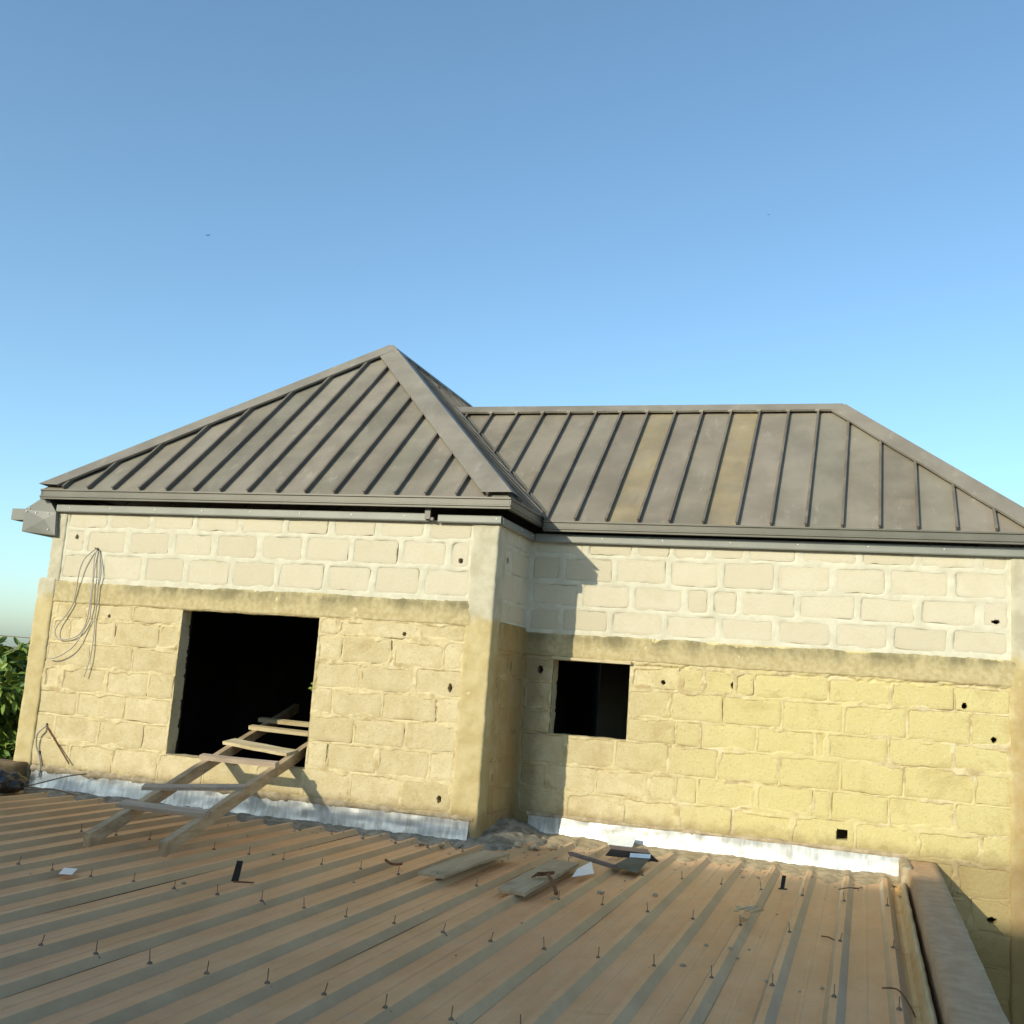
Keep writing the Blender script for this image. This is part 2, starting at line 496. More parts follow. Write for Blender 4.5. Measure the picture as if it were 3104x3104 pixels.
def rough_box(x0, x1, y0, y1, z0, z1, cell=0.03, amp=0.006, freq=7.0, seed=0.0, rnd=0.012):
    """box with knocked corners and an uneven surface"""
    bm = bmesh.new()
    def grid(o, du, dv, nu, nv):
        vs = [[bm.verts.new(o + du * (i / nu) + dv * (j / nv)) for j in range(nv + 1)] for i in range(nu + 1)]
        for i in range(nu):
            for j in range(nv):
                bm.faces.new((vs[i][j], vs[i + 1][j], vs[i + 1][j + 1], vs[i][j + 1]))
    X, Y, Z = Vector((x1 - x0, 0, 0)), Vector((0, y1 - y0, 0)), Vector((0, 0, z1 - z0))
    nx, ny, nz = [max(1, int(round(a / cell))) for a in (x1 - x0, y1 - y0, z1 - z0)]
    o = Vector((x0, y0, z0))
    grid(o, X, Z, nx, nz); grid(o + X, Y, Z, ny, nz); grid(o + X + Y, -X, Z, nx, nz); grid(o + Y, -Y, Z, ny, nz)
    grid(o + Z, X, Y, nx, ny); grid(o, Y, X, ny, nx)
    bmesh.ops.remove_doubles(bm, verts=bm.verts, dist=1e-4)
    c = Vector(((x0 + x1) / 2, (y0 + y1) / 2, (z0 + z1) / 2))
    h = Vector(((x1 - x0) / 2, (y1 - y0) / 2, (z1 - z0) / 2))
    for v in bm.verts:
        d = v.co - c
        # round the edges
        q = [max(0.0, abs(d[i]) - (h[i] - rnd)) for i in range(3)]
        L = math.sqrt(sum(a * a for a in q))
        if L > rnd:
            for i in range(3):
                if q[i] > 0:
                    d[i] = math.copysign(h[i] - rnd + q[i] * rnd / L, d[i])
        p = c + d
        nv = mnoise.noise_vector(p * freq + Vector((seed, seed * 0.7, 3.1))) * amp + mnoise.noise_vector(p * freq * 3.3 + Vector((seed, 1, seed))) * amp * 0.5
        v.co = p + nv
    vs = [tuple(v.co) for v in bm.verts]
    bm.verts.index_update()
    fs = [tuple(v.index for v in f.verts) for f in bm.faces]
    bm.free()
    return vs, fs

# ------------------------------------------------------------------ ground and far setting
GZ = -3.2
_n = 60
_xs = np.concatenate([np.linspace(-1500, -60, 10), np.linspace(-50, 50, 41), np.linspace(60, 1500, 10)])
_X, _Y = np.meshgrid(_xs, _xs, indexing='ij')
_Z = GZ + 0.12 * fbm(_X, _Y, 0.11, 5, 3) - 0.06
_k = len(_xs)
_idx = np.arange(_k * _k).reshape(_k, _k)
_F = np.stack([_idx[:-1, :-1], _idx[1:, :-1], _idx[1:, 1:], _idx[:-1, 1:]], -1).reshape(-1, 4)
mesh('ground', np.stack([_X, _Y, _Z], -1).reshape(-1, 3), _F, 'earth', origin=(0, 0, GZ), kind='structure')

# ------------------------------------------------------------------ the house
D = 0.959
house = empty('house', (-0.2, 0, GZ), 'unfinished block house with grey hipped metal roof and empty window openings', 'house')

# ---- block courses (measured): (z top, z bottom, vertical joints)
UP_A = [(2.50, 2.325, [-4.50, -4.004, -3.514, -3.02, -2.54, -2.073, -1.595, -1.123, -0.664, -0.215]),
        (2.325, 2.085, [-4.50, -4.241, -3.756, -3.256, -2.789, -2.308, -1.841, -1.371, -0.899, -0.44, -0.215]),
        (2.085, 1.825, [-4.50, -4.017, -3.544, -3.067, -2.58, -2.098, -1.607, -1.137, -0.665, -0.21])]
LO_A = [(1.60, 1.447, [-4.49, -4.119, -3.60, -3.052], [-1.62, -1.427, -1.168, -0.66, -0.22]),
        (1.447, 1.2145, [-4.51, -4.30, -3.76, -3.273, -3.052], [-1.62, -1.366, -0.889, -0.414, -0.22]),
        (1.2145, 0.984, [-4.52, -4.018, -3.541, -3.052], [-1.62, -1.178, -0.655, -0.22]),
        (0.984, 0.756, [-4.535, -4.324, -3.809, -3.325, -3.052], [-1.62, -1.417, -0.935, -0.431, -0.22]),
        (0.756, 0.524, [-4.545, -4.097, -3.568, -3.06], [-1.622, -1.183, -0.698, -0.225]),
        (0.524, 0.283, [-4.56, -4.325, -3.814, -3.318, -3.06], [-1.622, -1.418, -0.94, -0.458, -0.23]),
        (0.283, 0.03, [-4.57, -4.116, -3.628, -3.124, -2.638, -2.12, -1.63], [-1.63, -1.171, -0.69, -0.235])]
UP_B = [(2.48, 2.345, [0.02, 0.53, 1.0, 1.336, 1.666, 1.989, 2.446, 2.931, 3.412, 3.878, 4.12]),
        (2.345, 2.096, [0.011, 0.309, 0.813, 1.308, 1.781, 2.258, 2.724, 3.177, 3.67, 4.125]),
        (2.096, 1.862, [0.02, 0.502, 0.992, 1.467, 1.696, 1.957, 2.442, 2.935, 3.418, 3.891, 4.127]),
        (1.862, 1.64, [0.02, 0.324, 0.805, 1.296, 1.778, 2.269, 2.737, 3.208, 3.665, 4.128])]
LO_B = [(1.385, 1.18, [0.01, 0.297], [1.005, 1.463, 1.666, 1.937, 2.105, 2.715, 3.215, 3.705, 4.129]),
        (1.18, 0.925, [0.02, 0.297], [1.008, 1.39, 1.847, 2.342, 2.842, 3.353, 3.831, 4.129]),
        (0.925, 0.712, [0.02, 0.30], [1.01, 1.444, 1.663, 2.139, 2.618, 2.717, 3.203, 3.704, 4.129]),
        (0.712, 0.456, [0.029, 0.447, 0.915, 1.394, 1.824, 2.336, 2.832, 3.328, 3.859, 4.14]),
        (0.456, 0.227, [0.035, 0.311, 0.757, 1.233, 1.46, 1.66, 2.144, 2.626, 2.762, 3.217, 3.714, 4.15]),
        (0.227, -0.01, [0.027, 0.498, 1.004, 1.495, 1.965, 2.458, 2.957, 3.435, 3.913, 4.15]),
        (-0.01, -0.26, [3.30, 3.72, 4.15]),
        (-0.26, -0.50, [3.50, 3.84, 4.15]),
        (-0.50, -0.76, [3.35, 3.75, 4.15]),
        (-0.76, -1.01, [3.5, 3.9, 4.15]),
        (-1.01, -1.27, [3.3, 3.72, 4.15])]
RET = []
for i, zz in enumerate([2.58, 2.33, 2.09, 1.83]):
    pass
RET_UP = [(2.49, 2.33, [0.21, 0.60, 0.945]), (2.33, 2.09, [0.21, 0.42, 0.945]), (2.09, 1.84, [0.21, 0.58, 0.945]), (1.84, 1.66, [0.21, 0.40, 0.945])]
RET_LO = [(1.40, 1.19, [0.21, 0.52, 0.945]), (1.19, 0.955, [0.21, 0.36, 0.945]), (0.955, 0.72, [0.21, 0.60, 0.945]),
          (0.72, 0.48, [0.21, 0.37, 0.945]), (0.48, 0.25, [0.21, 0.55, 0.945]), (0.25, 0.02, [0.21, 0.40, 0.945])]

HOLES_A = [(-4.359, 2.245, .021, .025), (-3.861, 1.492, .017, .019), (-0.326, 2.154, .023, .024), (-0.789, 1.498, .019, .021),
           (-0.329, 1.068, .019, .038), (-0.345, 0.148, .021, .034), (-4.408, 0.424, .016, .018), (-4.447, 0.162, .016, .018)]
HOLES_B = [(0.172, 1.288, .028, .038), (1.312, 1.249, .021, .021), (3.78, 1.233, .022, .026), (4.001, 0.981, .022, .025),
           (4.013, 1.929, .034, .018), (3.993, -0.411, .036, .024), (1.915, 1.265, .012, .03), (2.855, 0.115, -.045, .045)]
HOLES_R = [(0.297, 2.206, .03, .03), (0.62, 1.291, .014, .05), (0.257, 1.087, .014, .05), (0.308, 0.332, .014, .035)]
def in_hole(x, z, holes):
    m = np.zeros(np.shape(x), bool)
    for hx, hz, a, b in holes:
        if a < 0:
            m |= (np.abs(x - hx) < -a) & (np.abs(z - hz) < b)
        else:
            m |= ((x - hx) / a) ** 2 + ((z - hz) / b) ** 2 + 0.25 * vnoise(x, z, 60, 9) < 1
    return m

def polyline_dist(x, z, pts):
    d = np.full(x.shape, 9.0)
    for (a, b), (c, e) in zip(pts[:-1], pts[1:]):
        dx, dz = c - a, e - b
        t = np.clip(((x - a) * dx + (z - b) * dz) / (dx * dx + dz * dz + 1e-9), 0, 1)
        d = np.minimum(d, np.hypot(x - a - t * dx, z - b - t * dz))
    return d

RNG = random.Random(4)
def rects(rows, gx, gz, style):
    out = []
    for row in rows:
        zt, zb = row[0], row[1]
        for js in row[2:]:
            for a, b in zip(js[:-1], js[1:]):
                if b - a < 0.07: continue
                g = gx * RNG.uniform(0.75, 1.25)
                out.append((a + g, b - g, zb + gz * RNG.uniform(0.75, 1.25), zt - gz * RNG.uniform(0.75, 1.25), style))
    return out

def wall_face(part_name, parent, to3d, x0, x1, z0, z1, cell, blocks, keep, zsplit, holes, cracks, seed):
    """uneven mortar sheet (real relief) with the blocks set in it as separate pieces"""
    nx, nz = int(round((x1 - x0) / cell)), int(round((z1 - z0) / cell))
    xs = np.linspace(x0, x1, nx + 1); zs = np.linspace(z0, z1, nz + 1)
    X, Z = np.meshgrid(xs, zs, indexing='ij')
    Dm = np.full(X.shape, -1.0)
    Xw = X + 0.010 * fbm(X, Z, 6, seed + 40, 2); Zw = Z + 0.008 * fbm(X, Z, 6, seed + 50, 2)
    for (a, b, c, e, st) in blocks:
        r = 0.026 if st == 'up' else 0.014
        i0, i1 = np.searchsorted(xs, (a - .04, b + .04)); j0, j1 = np.searchsorted(zs, (c - .04, e + .04))
        xx, zz = Xw[i0:i1, j0:j1], Zw[i0:i1, j0:j1]
        qx = np.abs(xx - (a + b) / 2) - (b - a) / 2 + r; qz = np.abs(zz - (c + e) / 2) - (e - c) / 2 + r
        sd = np.hypot(np.maximum(qx, 0), np.maximum(qz, 0)) + np.minimum(np.maximum(qx, qz), 0) - r
        Dm[i0:i1, j0:j1] = np.maximum(Dm[i0:i1, j0:j1], -sd)
    up = Z > zsplit
    n1 = fbm(X, Z, 9, seed, 4); n2 = fbm(X, Z, 34, seed + 9, 3)
    hm = np.where(up, 0.0022 + 0.002 * n1 + 0.0012 * n2, 0.002 + 0.005 * n1 + 0.004 * n2)
    n3 = fbm(X, Z, 5, seed + 90, 3); n4 = fbm(X, Z, 3.1, seed + 95, 3)
    smear = np.where(up, np.clip(0.014 * n3 + 0.005, 0.001, 0.018), np.clip(0.040 * n3 + 0.008, 0.003, 0.030))
    hm = hm + np.where(up, 0.0, 0.007 * np.clip(n3 * 2, 0, 1))
    h = hm + (-0.022 - hm) * sstep(smear - 0.004, smear + 0.010, Dm)
    h -= np.where(up, 0.004, 0.020) * np.clip(n4 * 3.0 - 0.45, 0, 1) * np.exp(-((Dm + 0.001) / 0.006) ** 2)
    h -= np.where(up, 0.0018, 0.0015) * np.exp(-((Dm + 0.004) / 0.012) ** 2)
    for cr in cracks:
        dd = polyline_dist(X + 0.02 * fbm(X, Z, 22, seed + 3, 3), Z + 0.02 * fbm(X, Z, 22, seed + 5, 3), cr)
        h -= 0.018 * np.exp(-(dd / 0.008) ** 2)
    idx = np.arange((nx + 1) * (nz + 1)).reshape(nx + 1, nz + 1)
    Fq = np.stack([idx[:-1, :-1], idx[1:, :-1], idx[1:, 1:], idx[:-1, 1:]], -1).reshape(-1, 4)
    cx = ((X[:-1, :-1] + X[1:, 1:]) / 2).ravel(); cz = ((Z[:-1, :-1] + Z[1:, 1:]) / 2).ravel()
    ok = keep(cx, cz) & ~in_hole(cx, cz, holes)
    P = to3d(X.ravel(), h.ravel(), Z.ravel())
    walls = {}
    for nm, msk, mt in (('up', cz > zsplit, 'mortar_up'), ('lo', cz <= zsplit, 'mortar_low')):
        f = Fq[ok & msk]
        if not len(f): continue
        used = np.unique(f)
        rem = np.zeros(len(P), int); rem[used] = np.arange(len(used))
        walls[nm] = mesh(part_name, P[used], rem[f], mt, parent, smooth=True)
    # blocks
    for (a, b, c, e, st) in blocks:
        bh = [q for q in holes if a < q[0] < b and c < q[1] < e]
        step = 0.007 if bh else 0.05
        mx, mz = max(4, int((b - a) / step)), max(3, int((e - c) / step))
        u, v = np.meshgrid(np.linspace(-1, 1, mx + 1), np.linspace(-1, 1, mz + 1), indexing='ij')
        hw, hh = (b - a) / 2, (e - c) / 2
        r = 0.024 if st == 'up' else 0.012
        # push grid lines toward the rim so the rounding shows
        if not bh:
            gu = np.concatenate([[-1, -1 + .010 / hw, -1 + .035 / hw], np.linspace(-1 + .08 / hw, 1 - .08 / hw, max(3, int((b - a) / .045))) if hw > .11 else [0.0], [1 - .035 / hw, 1 - .010 / hw, 1]])
            gv = np.array([-1, -1 + .010 / hh, -1 + .035 / hh, -.33 * (1 - .035 / hh), .33 * (1 - .035 / hh), 1 - .035 / hh, 1 - .010 / hh, 1])
            mx, mz = len(gu) - 1, len(gv) - 1
            u, v = np.meshgrid(gu, gv, indexing='ij')
        x, z = u * hw, v * hh
        qx, qz = np.maximum(np.abs(x) - (hw - r), 0) / r, np.maximum(np.abs(z) - (hh - r), 0) / r
        m, L = np.maximum(qx, qz), np.hypot(qx, qz) + 1e-9
        s = np.where((qx > 0) & (qz > 0), m / L, 1.0)
        x = np.where(qx > 0, np.sign(x) * (hw - r + qx * s * r), x); z = np.where(qz > 0, np.sign(z) * (hh - r + qz * s * r), z)
        Dd = np.minimum(hw - np.abs(u * hw), hh - np.abs(v * hh))
        wx, wz = x + (a + b) / 2, z + (c + e) / 2
        edge = np.clip(Dd / 0.035, 0, 1)
        arris = np.clip(Dd / 0.010, 0, 1)
        wob = 0.016 if st == 'up' else 0.013
        x2 = wx + wob * (1 - edge) * fbm(wx, wz, 8, seed + 60, 3); z2 = wz + wob * (1 - edge) * fbm(wx, wz, 8, seed + 70, 3)
        x2 = x2 + 0.007 * (1 - edge) * fbm(wx, wz, 30, seed + 61, 2); z2 = z2 + 0.007 * (1 - edge) * fbm(wx, wz, 30, seed + 71, 2)
        th = RNG.uniform(-0.009, 0.009)
        x2, z2 = x2 - th * z, z2 + th * x
        lvl = RNG.uniform(-0.001, 0.0015) if st == 'up' else RNG.uniform(-0.003, 0.004)
        hb = lvl - (0.001 if st == 'up' else 0.003) * (1 - arris) + 0.0016 * fbm(wx, wz, 11, seed + 80, 3) + (x / max(hw, .05)) * RNG.uniform(-.002, .002)
        N = (mx + 1) * (mz + 1)
        id2 = np.arange(N).reshape(mx + 1, mz + 1)
        fq = np.stack([id2[:-1, :-1], id2[1:, :-1], id2[1:, 1:], id2[:-1, 1:]], -1).reshape(-1, 4)
        pv = to3d(x2.ravel(), hb.ravel(), z2.ravel())
        ev = edge.ravel()
        if bh:
            ccx = x2.ravel()[fq].mean(1); ccz = z2.ravel()[fq].mean(1)
            fq = fq[~in_hole(ccx, ccz, bh)]
        # skirt: boundary edges pushed back into the wall
        cnt = {}
        for q in fq:
            for k in range(4):
                aa, bb = q[k], q[(k + 1) % 4]
                if (bb, aa) in cnt: del cnt[(bb, aa)]
                else: cnt[(aa, bb)] = 1
        bv = sorted({i for ed in cnt for i in ed}); mp = {i: N + k for k, i in enumerate(bv)}
        dup = {i: N + len(bv) + k for k, i in enumerate(bv)}
        deep = np.where(((u.ravel()[bv] ** 2 > .999) | (v.ravel()[bv] ** 2 > .999)), -0.035, -0.13)
        back = to3d(x2.ravel()[bv], deep, z2.ravel()[bv])
        fs = np.concatenate([fq, np.array([(dup[bb], dup[aa], mp[aa], mp[bb]) for aa, bb in cnt])])
        par = walls.get(st) or walls['lo']
        mesh('block', np.concatenate([pv, back, pv[bv]]), fs, 'block_up' if st == 'up' else 'block_low', par, smooth=True,
             attrs={'edge': np.concatenate([ev, ev[bv], ev[bv]])})
    return walls

# front wall on the left (y = 0)
WA = (-3.05, -1.62, 0.274, 1.598)          # window opening
WB = (0.30, 1.006, 0.72, 1.387)
blA = rects(UP_A, 0.031, 0.021, 'up') + rects(LO_A, 0.011, 0.010, 'lo')
crA = [[(-4.70, 1.60), (-4.30, 1.61), (-3.9, 1.64), (-3.6, 1.74)], [(-3.88, 1.33), (-3.78, 1.28), (-3.76, 1.40)], [(-1.45, 1.60), (-1.1, 1.47), (-0.8, 1.44)],
       [(-1.43, 0.35), (-1.41, 0.45), (-1.39, 0.51)], [(-0.43, 0.78), (-0.44, 0.95)], [(-1.18, 1.20), (-1.17, 1.00)], [(-0.9, 1.38), (-0.88, 1.24)]]
wall_face('wall', house, lambda x, h, z: np.stack([x, -h, z], -1), -4.60, -0.12, -0.22, 2.50, 0.0105, blA,
          lambda x, z: ~((x > WA[0]) & (x < WA[1]) & (z > WA[2]) & (z < WA[3])), 1.80, HOLES_A, crA, 11)
# recessed wall on the right (y = D)
blB = rects(UP_B, 0.032, 0.022, 'up') + rects(LO_B, 0.011, 0.010, 'lo')
crB = [[(1.018, 1.377), (1.215, 1.384), (1.423, 1.38), (1.46, 1.364), (1.541, 1.435), (1.648, 1.446), (1.766, 1.486), (1.86, 1.486), (1.94, 1.538)],
       [(2.15, 1.27), (2.228, 1.357), (2.431, 1.395), (2.69, 1.383), (2.778, 1.43), (2.933, 1.383), (3.01, 1.36), (3.074, 1.404), (3.182, 1.367), (3.257, 1.389), (3.543, 1.403), (3.617, 1.375), (3.762, 1.397), (4.2, 1.391)],
       [(1.39, 0.93), (1.41, 1.08), (1.45, 1.17)], [(1.66, 0.5), (1.66, 0.70)]]
wall_face('wall', house, lambda x, h, z: np.stack([x, D - h, z], -1), -0.02, 4.20, -1.6, 2.485, 0.0105, blB,
          lambda x, z: ~((x > WB[0]) & (x < WB[1]) & (z > WB[2]) & (z < WB[3])), 1.62, HOLES_B, crB, 23)
# short return wall between them (x = 0, facing right)
blR = rects(RET_UP, 0.020, 0.017, 'up') + rects(RET_LO, 0.012, 0.011, 'lo')
wall_face('wall', house, lambda x, h, z: np.stack([h, x, z], -1), 0.15, D + 0.02, -0.22, 2.49, 0.0105, blR,
          lambda x, z: x > -9, 1.66, HOLES_R, [[(0.53, 1.38), (0.5, 1.2)], [(0.6, 0.94), (0.58, 0.75)]], 37)

# wall cores behind the faces, with the window openings left free (their near-black colour makes the rooms dark)
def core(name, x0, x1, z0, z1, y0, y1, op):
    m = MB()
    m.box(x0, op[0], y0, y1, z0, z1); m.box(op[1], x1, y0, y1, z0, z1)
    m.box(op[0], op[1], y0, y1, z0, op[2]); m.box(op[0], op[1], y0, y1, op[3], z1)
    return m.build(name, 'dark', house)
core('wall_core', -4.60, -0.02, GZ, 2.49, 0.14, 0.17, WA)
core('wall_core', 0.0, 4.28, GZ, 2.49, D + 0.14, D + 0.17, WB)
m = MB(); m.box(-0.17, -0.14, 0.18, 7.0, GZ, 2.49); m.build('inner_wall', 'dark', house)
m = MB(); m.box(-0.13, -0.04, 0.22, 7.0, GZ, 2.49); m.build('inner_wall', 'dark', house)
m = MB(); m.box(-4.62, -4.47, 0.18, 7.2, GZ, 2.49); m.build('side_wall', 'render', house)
m = MB(); m.box(-4.465, -4.45, 0.18, 3.29, -0.25, 2.49); m.build('inner_wall', 'dark', house)  # thin near-black lining added to darken the side wall's inner face
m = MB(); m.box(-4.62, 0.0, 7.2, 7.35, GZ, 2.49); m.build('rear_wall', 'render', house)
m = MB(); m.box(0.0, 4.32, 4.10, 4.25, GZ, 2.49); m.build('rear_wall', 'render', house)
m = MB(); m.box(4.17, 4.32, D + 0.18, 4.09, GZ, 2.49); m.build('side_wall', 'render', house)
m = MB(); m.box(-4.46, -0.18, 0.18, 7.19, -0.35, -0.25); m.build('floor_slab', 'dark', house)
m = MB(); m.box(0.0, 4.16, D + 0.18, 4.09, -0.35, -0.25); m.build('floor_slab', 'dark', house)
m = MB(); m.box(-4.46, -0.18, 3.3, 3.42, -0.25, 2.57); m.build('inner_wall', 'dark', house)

# window reveals with the block courses showing
def reveal(name, o, du, dv, nu, nv, nrm, joints=None, seed=0):
    """sheet from o along du (depth) and dv (height); joints at heights"""
    i, j = np.meshgrid(np.arange(nu + 1) / nu, np.arange(nv + 1) / nv, indexing='ij')
    o, du, dv, nrm = [np.array(a, float) for a in (o, du, dv, nrm)]
    P = o + i[..., None] * du + j[..., None] * dv
    L = np.linalg.norm(dv)
    h = 0.006 * fbm(i * np.linalg.norm(du), j * L, 12, seed, 3)
    for q in (joints or []):
        h = h - 0.009 * np.exp(-((j * L - q) / 0.010) ** 2)
    P = P + h[..., None] * nrm
    idx = np.arange((nu + 1) * (nv + 1)).reshape(nu + 1, nv + 1)
    F = np.stack([idx[:-1, :-1], idx[1:, :-1], idx[1:, 1:], idx[:-1, 1:]], -1).reshape(-1, 4)
    return mesh(name, P.reshape(-1, 3), F, 'block_low', house, smooth=True, attrs={'edge': np.ones((nu + 1) * (nv + 1))})
for (a, b, c, e), y, nm in ((WA, 0.0, 'a'), (WB, D, 'b')):
    js = [q - c for q in ((0.524, 0.756, 0.984, 1.2145, 1.447) if nm == 'a' else (0.925, 1.18))]
    H = e - c
    reveal('window_jamb', (a, y - 0.002, c), (0, 0.15, 0), (0, 0, H), 8, int(H / .015), (1, 0, 0), js, 3)
    reveal('window_jamb', (b, y - 0.002, c), (0, 0.15, 0), (0, 0, H), 8, int(H / .015), (-1, 0, 0), js, 5)
    reveal('window_sill', (a, y - 0.006, c), (0, 0.156, 0), (b - a, 0, 0), 8, int((b - a) / .02), (0, 0, 1), None, 7)
    reveal('window_head', (a, y - 0.002, e), (0, 0.15, 0), (b - a, 0, 0), 8, int((b - a) / .02), (0, 0, -1), None, 8)
# thin formwork board left under the small window's beam
m = MB(); m.beam((0.285, D - 0.012, 1.402), (1.02, D - 0.012, 1.398), (0, 0.022, 0), (0, 0, 0.012)); m.build('formwork_board', 'wood_x', house)

# concrete ring beams (rough faces, mossy top)
def ring_beam(to3d, x0, x1, z0, z1, mat, seed, keep=lambda x, z: x > -99):
    cell = 0.0125
    nx, nz = int((x1 - x0) / cell), int((z1 - z0) / cell)
    xs = np.linspace(x0, x1, nx + 1); t = np.linspace(0, 1, nz + 1)
    X, T = np.meshgrid(xs, t, indexing='ij')
    top = z1 + 0.020 * fbm(xs, xs * 0, 2.5, seed, 3) + 0.008 * fbm(xs, xs * 0, 17, seed + 2, 2)
    bot = z0 + 0.012 * fbm(xs, xs * 0, 9, seed + 4, 3)
    Z = bot[:, None] + (top - bot)[:, None] * T
    h = 0.012 + 0.005 * fbm(X, Z, 7, seed + 6, 4) + 0.0025 * fbm(X, Z, 30, seed + 7, 3)
    h -= 0.022 * sstep(0.90, 1.0, T) + 0.020 * sstep(0.06, 0.0, T)
    P = to3d(X.ravel(), h.ravel(), Z.ravel())
    idx = np.arange((nx + 1) * (nz + 1)).reshape(nx + 1, nz + 1)
    F = np.stack([idx[:-1, :-1], idx[1:, :-1], idx[1:, 1:], idx[:-1, 1:]], -1).reshape(-1, 4)
    return mesh('ring_beam', P, F, mat, house, smooth=True)
ring_beam(lambda x, h, z: np.stack([x, -h, z], -1), -4.56, -0.20, 1.592, 1.815, 'lintelA', 51)
ring_beam(lambda x, h, z: np.stack([x, D - h, z], -1), 0.0, 4.16, 1.405, 1.632, 'lintelB', 61)
ring_beam(lambda x, h, z: np.stack([h, x, z], -1), 0.19, D, 1.405, 1.67, 'lintelB', 67)

# columns
def column(x0, x1, y0, y1, z0, z1, seed, **kw):
    v, f = rough_box(x0, x1, y0, y1, z0, z1, 0.020, 0.007, 9.0, seed, 0.010)
    return mesh('column', v, f, 'column', house, smooth=True, **kw)
column(-0.232, 0.010, -0.012, 0.215, -0.165, 2.50, 1.0)
column(-4.735, -4.53, -0.016, 0.20, -0.20, 1.825, 2.0)
column(-4.648, -4.495, -0.010, 0.20, 1.80, 2.50, 3.0)
column(4.125, 4.335, D - 0.014, D + 0.2, -1.7, 2.50, 4.0)

# ------------------------------------------------------------------ house roof
EA, EB = 2.69, 2.65                       # eaves heights
AX0, AX1, AYF = -4.76, 0.12, -0.12
APX = Vector((-2.285, 2.34, 4.85)); APX2 = Vector((-2.285, 5.0, 4.85)); AYB = 7.46
BYF, BYB, BX1 = D - 0.12, 4.22, 4.43
BR0 = Vector((-1.47, 2.53, 4.145)); BR1 = Vector((2.735, 2.53, 4.145))
roof = empty('roof', (-0.2, 2.5, EB), parent=house)

def clip(poly, axis, val, keep_greater):
    out = []
    for i in range(len(poly)):
        p, q = poly[i], poly[(i + 1) % len(poly)]
        ip = (p[axis] >= val) if keep_greater else (p[axis] <= val)
        iq = (q[axis] >= val) if keep_greater else (q[axis] <= val)
        if ip: out.append(p)
        if ip != iq:
            t = (val - p[axis]) / (q[axis] - p[axis])
            out.append(tuple(p[k] + (q[k] - p[k]) * t for k in range(2)))
    return out
SRNG = random.Random(11)
TANS = (1.28, 1.16, 0.88)
def slope(poly, org, U, V, seams, lip=0.06, tan=(), name='roof_panel'):
    """poly in (u,v): u along the eaves, v up the slope; one object per panel and per standing seam"""
    org, U, V = Vector(org), Vector(U), Vector(V)
    N = U.cross(V).normalized()
    if N.z < 0: N = -N
    us = [p[0] for p in poly]
    cuts = [min(us)] + [s for s in seams if min(us) + .02 < s < max(us) - .02] + [max(us)]
    for k, (a, b) in enumerate(zip(cuts[:-1], cuts[1:])):
        pp = clip(clip(poly, 0, a + 0.001, True), 0, b - 0.001, False)
        if len(pp) < 3: continue
        top = [org + U * p[0] + V * p[1] for p in pp]
        if (top[1] - top[0]).cross(top[2] - top[0]).dot(N) < 0: top = top[::-1]
        # slight oil-canning: lift the centre
        c = sum(top, Vector()) / len(top) + N * SRNG.uniform(-0.002, 0.004)
        n = len(top)
        vs = top + [c] + [p - N * 0.006 for p in top]
        fs = [(i, (i + 1) % n, n) for i in range(n)] + [(i, n + 1 + i, n + 1 + (i + 1) % n, (i + 1) % n) for i in range(n)]
        g = SRNG.uniform(0.88, 1.12)
        col = (g * SRNG.uniform(0.97, 1.04), g, g * SRNG.uniform(0.96, 1.02))
        if k in tan: col = TANS
        mesh(name, vs, fs, 'roof', roof, color=col)
    for s in cuts[1:-1]:
        pp = clip(clip(poly, 0, s - 0.004, True), 0, s + 0.004, False)
        if len(pp) < 3: continue
        v0, v1 = min(p[1] for p in pp) + 0.0, max(p[1] for p in pp) - 0.02
        if v1 - v0 < 0.05: continue
        a, b = org + U * s + V * v0, org + U * s + V * v1
        Un = U.normalized()
        mm = MB()
        mm.beam(a + N * 0.016, b + N * 0.016, Un * 0.006, N * 0.018)
        mm.beam(a + N * 0.038, b + N * 0.038, Un * 0.011, N * 0.005)
        mm.build('seam', 'roof', roof, color=(0.62, 0.58, 0.58))  # darker tint puts the shade of the seam sides into the colour
# left block, front slope
hA = Vector((0, APX.y - AYF, APX.z - EA)); LA = hA.length
seamA = [-4.49, -4.199, -3.909, -3.60, -3.30, -2.997, -2.71, -2.419, -2.116, -1.826, -1.534, -1.239, -0.941, -0.649, -0.363, -0.08]
slope([(AX0, 0), (AX1, 0), (APX.x, LA)], (0, AYF, EA), (1, 0, 0), hA / LA, seamA)
# left block, right slope
hR = Vector((APX.x - AX1, 0, APX.z - EA)); LR = hR.length
slope([(AYF, 0), (AYB, 0), (APX2.y, LR), (APX.y, LR)], (AX1, 0, EA), (0, 1, 0), hR / LR, [AYF + .3 * k for k in range(1, 25)])
# left block, left slope and rear slope
hL = Vector((APX.x - AX0, 0, APX.z - EA)); LL = hL.length
slope([(AYF, 0), (AYB, 0), (APX2.y, LL), (APX.y, LL)], (AX0, 0, EA), (0, 1, 0), hL / LL, [AYF + .6 * k for k in range(1, 13)])
hB_ = Vector((0, APX2.y - AYB, APX.z - EA)); LB_ = hB_.length
slope([(AX0, 0), (AX1, 0), (APX.x, LB_)], (0, AYB, EA), (1, 0, 0), hB_ / LB_, [-4.1, -3.5, -2.9, -2.3, -1.7, -1.1, -.5])
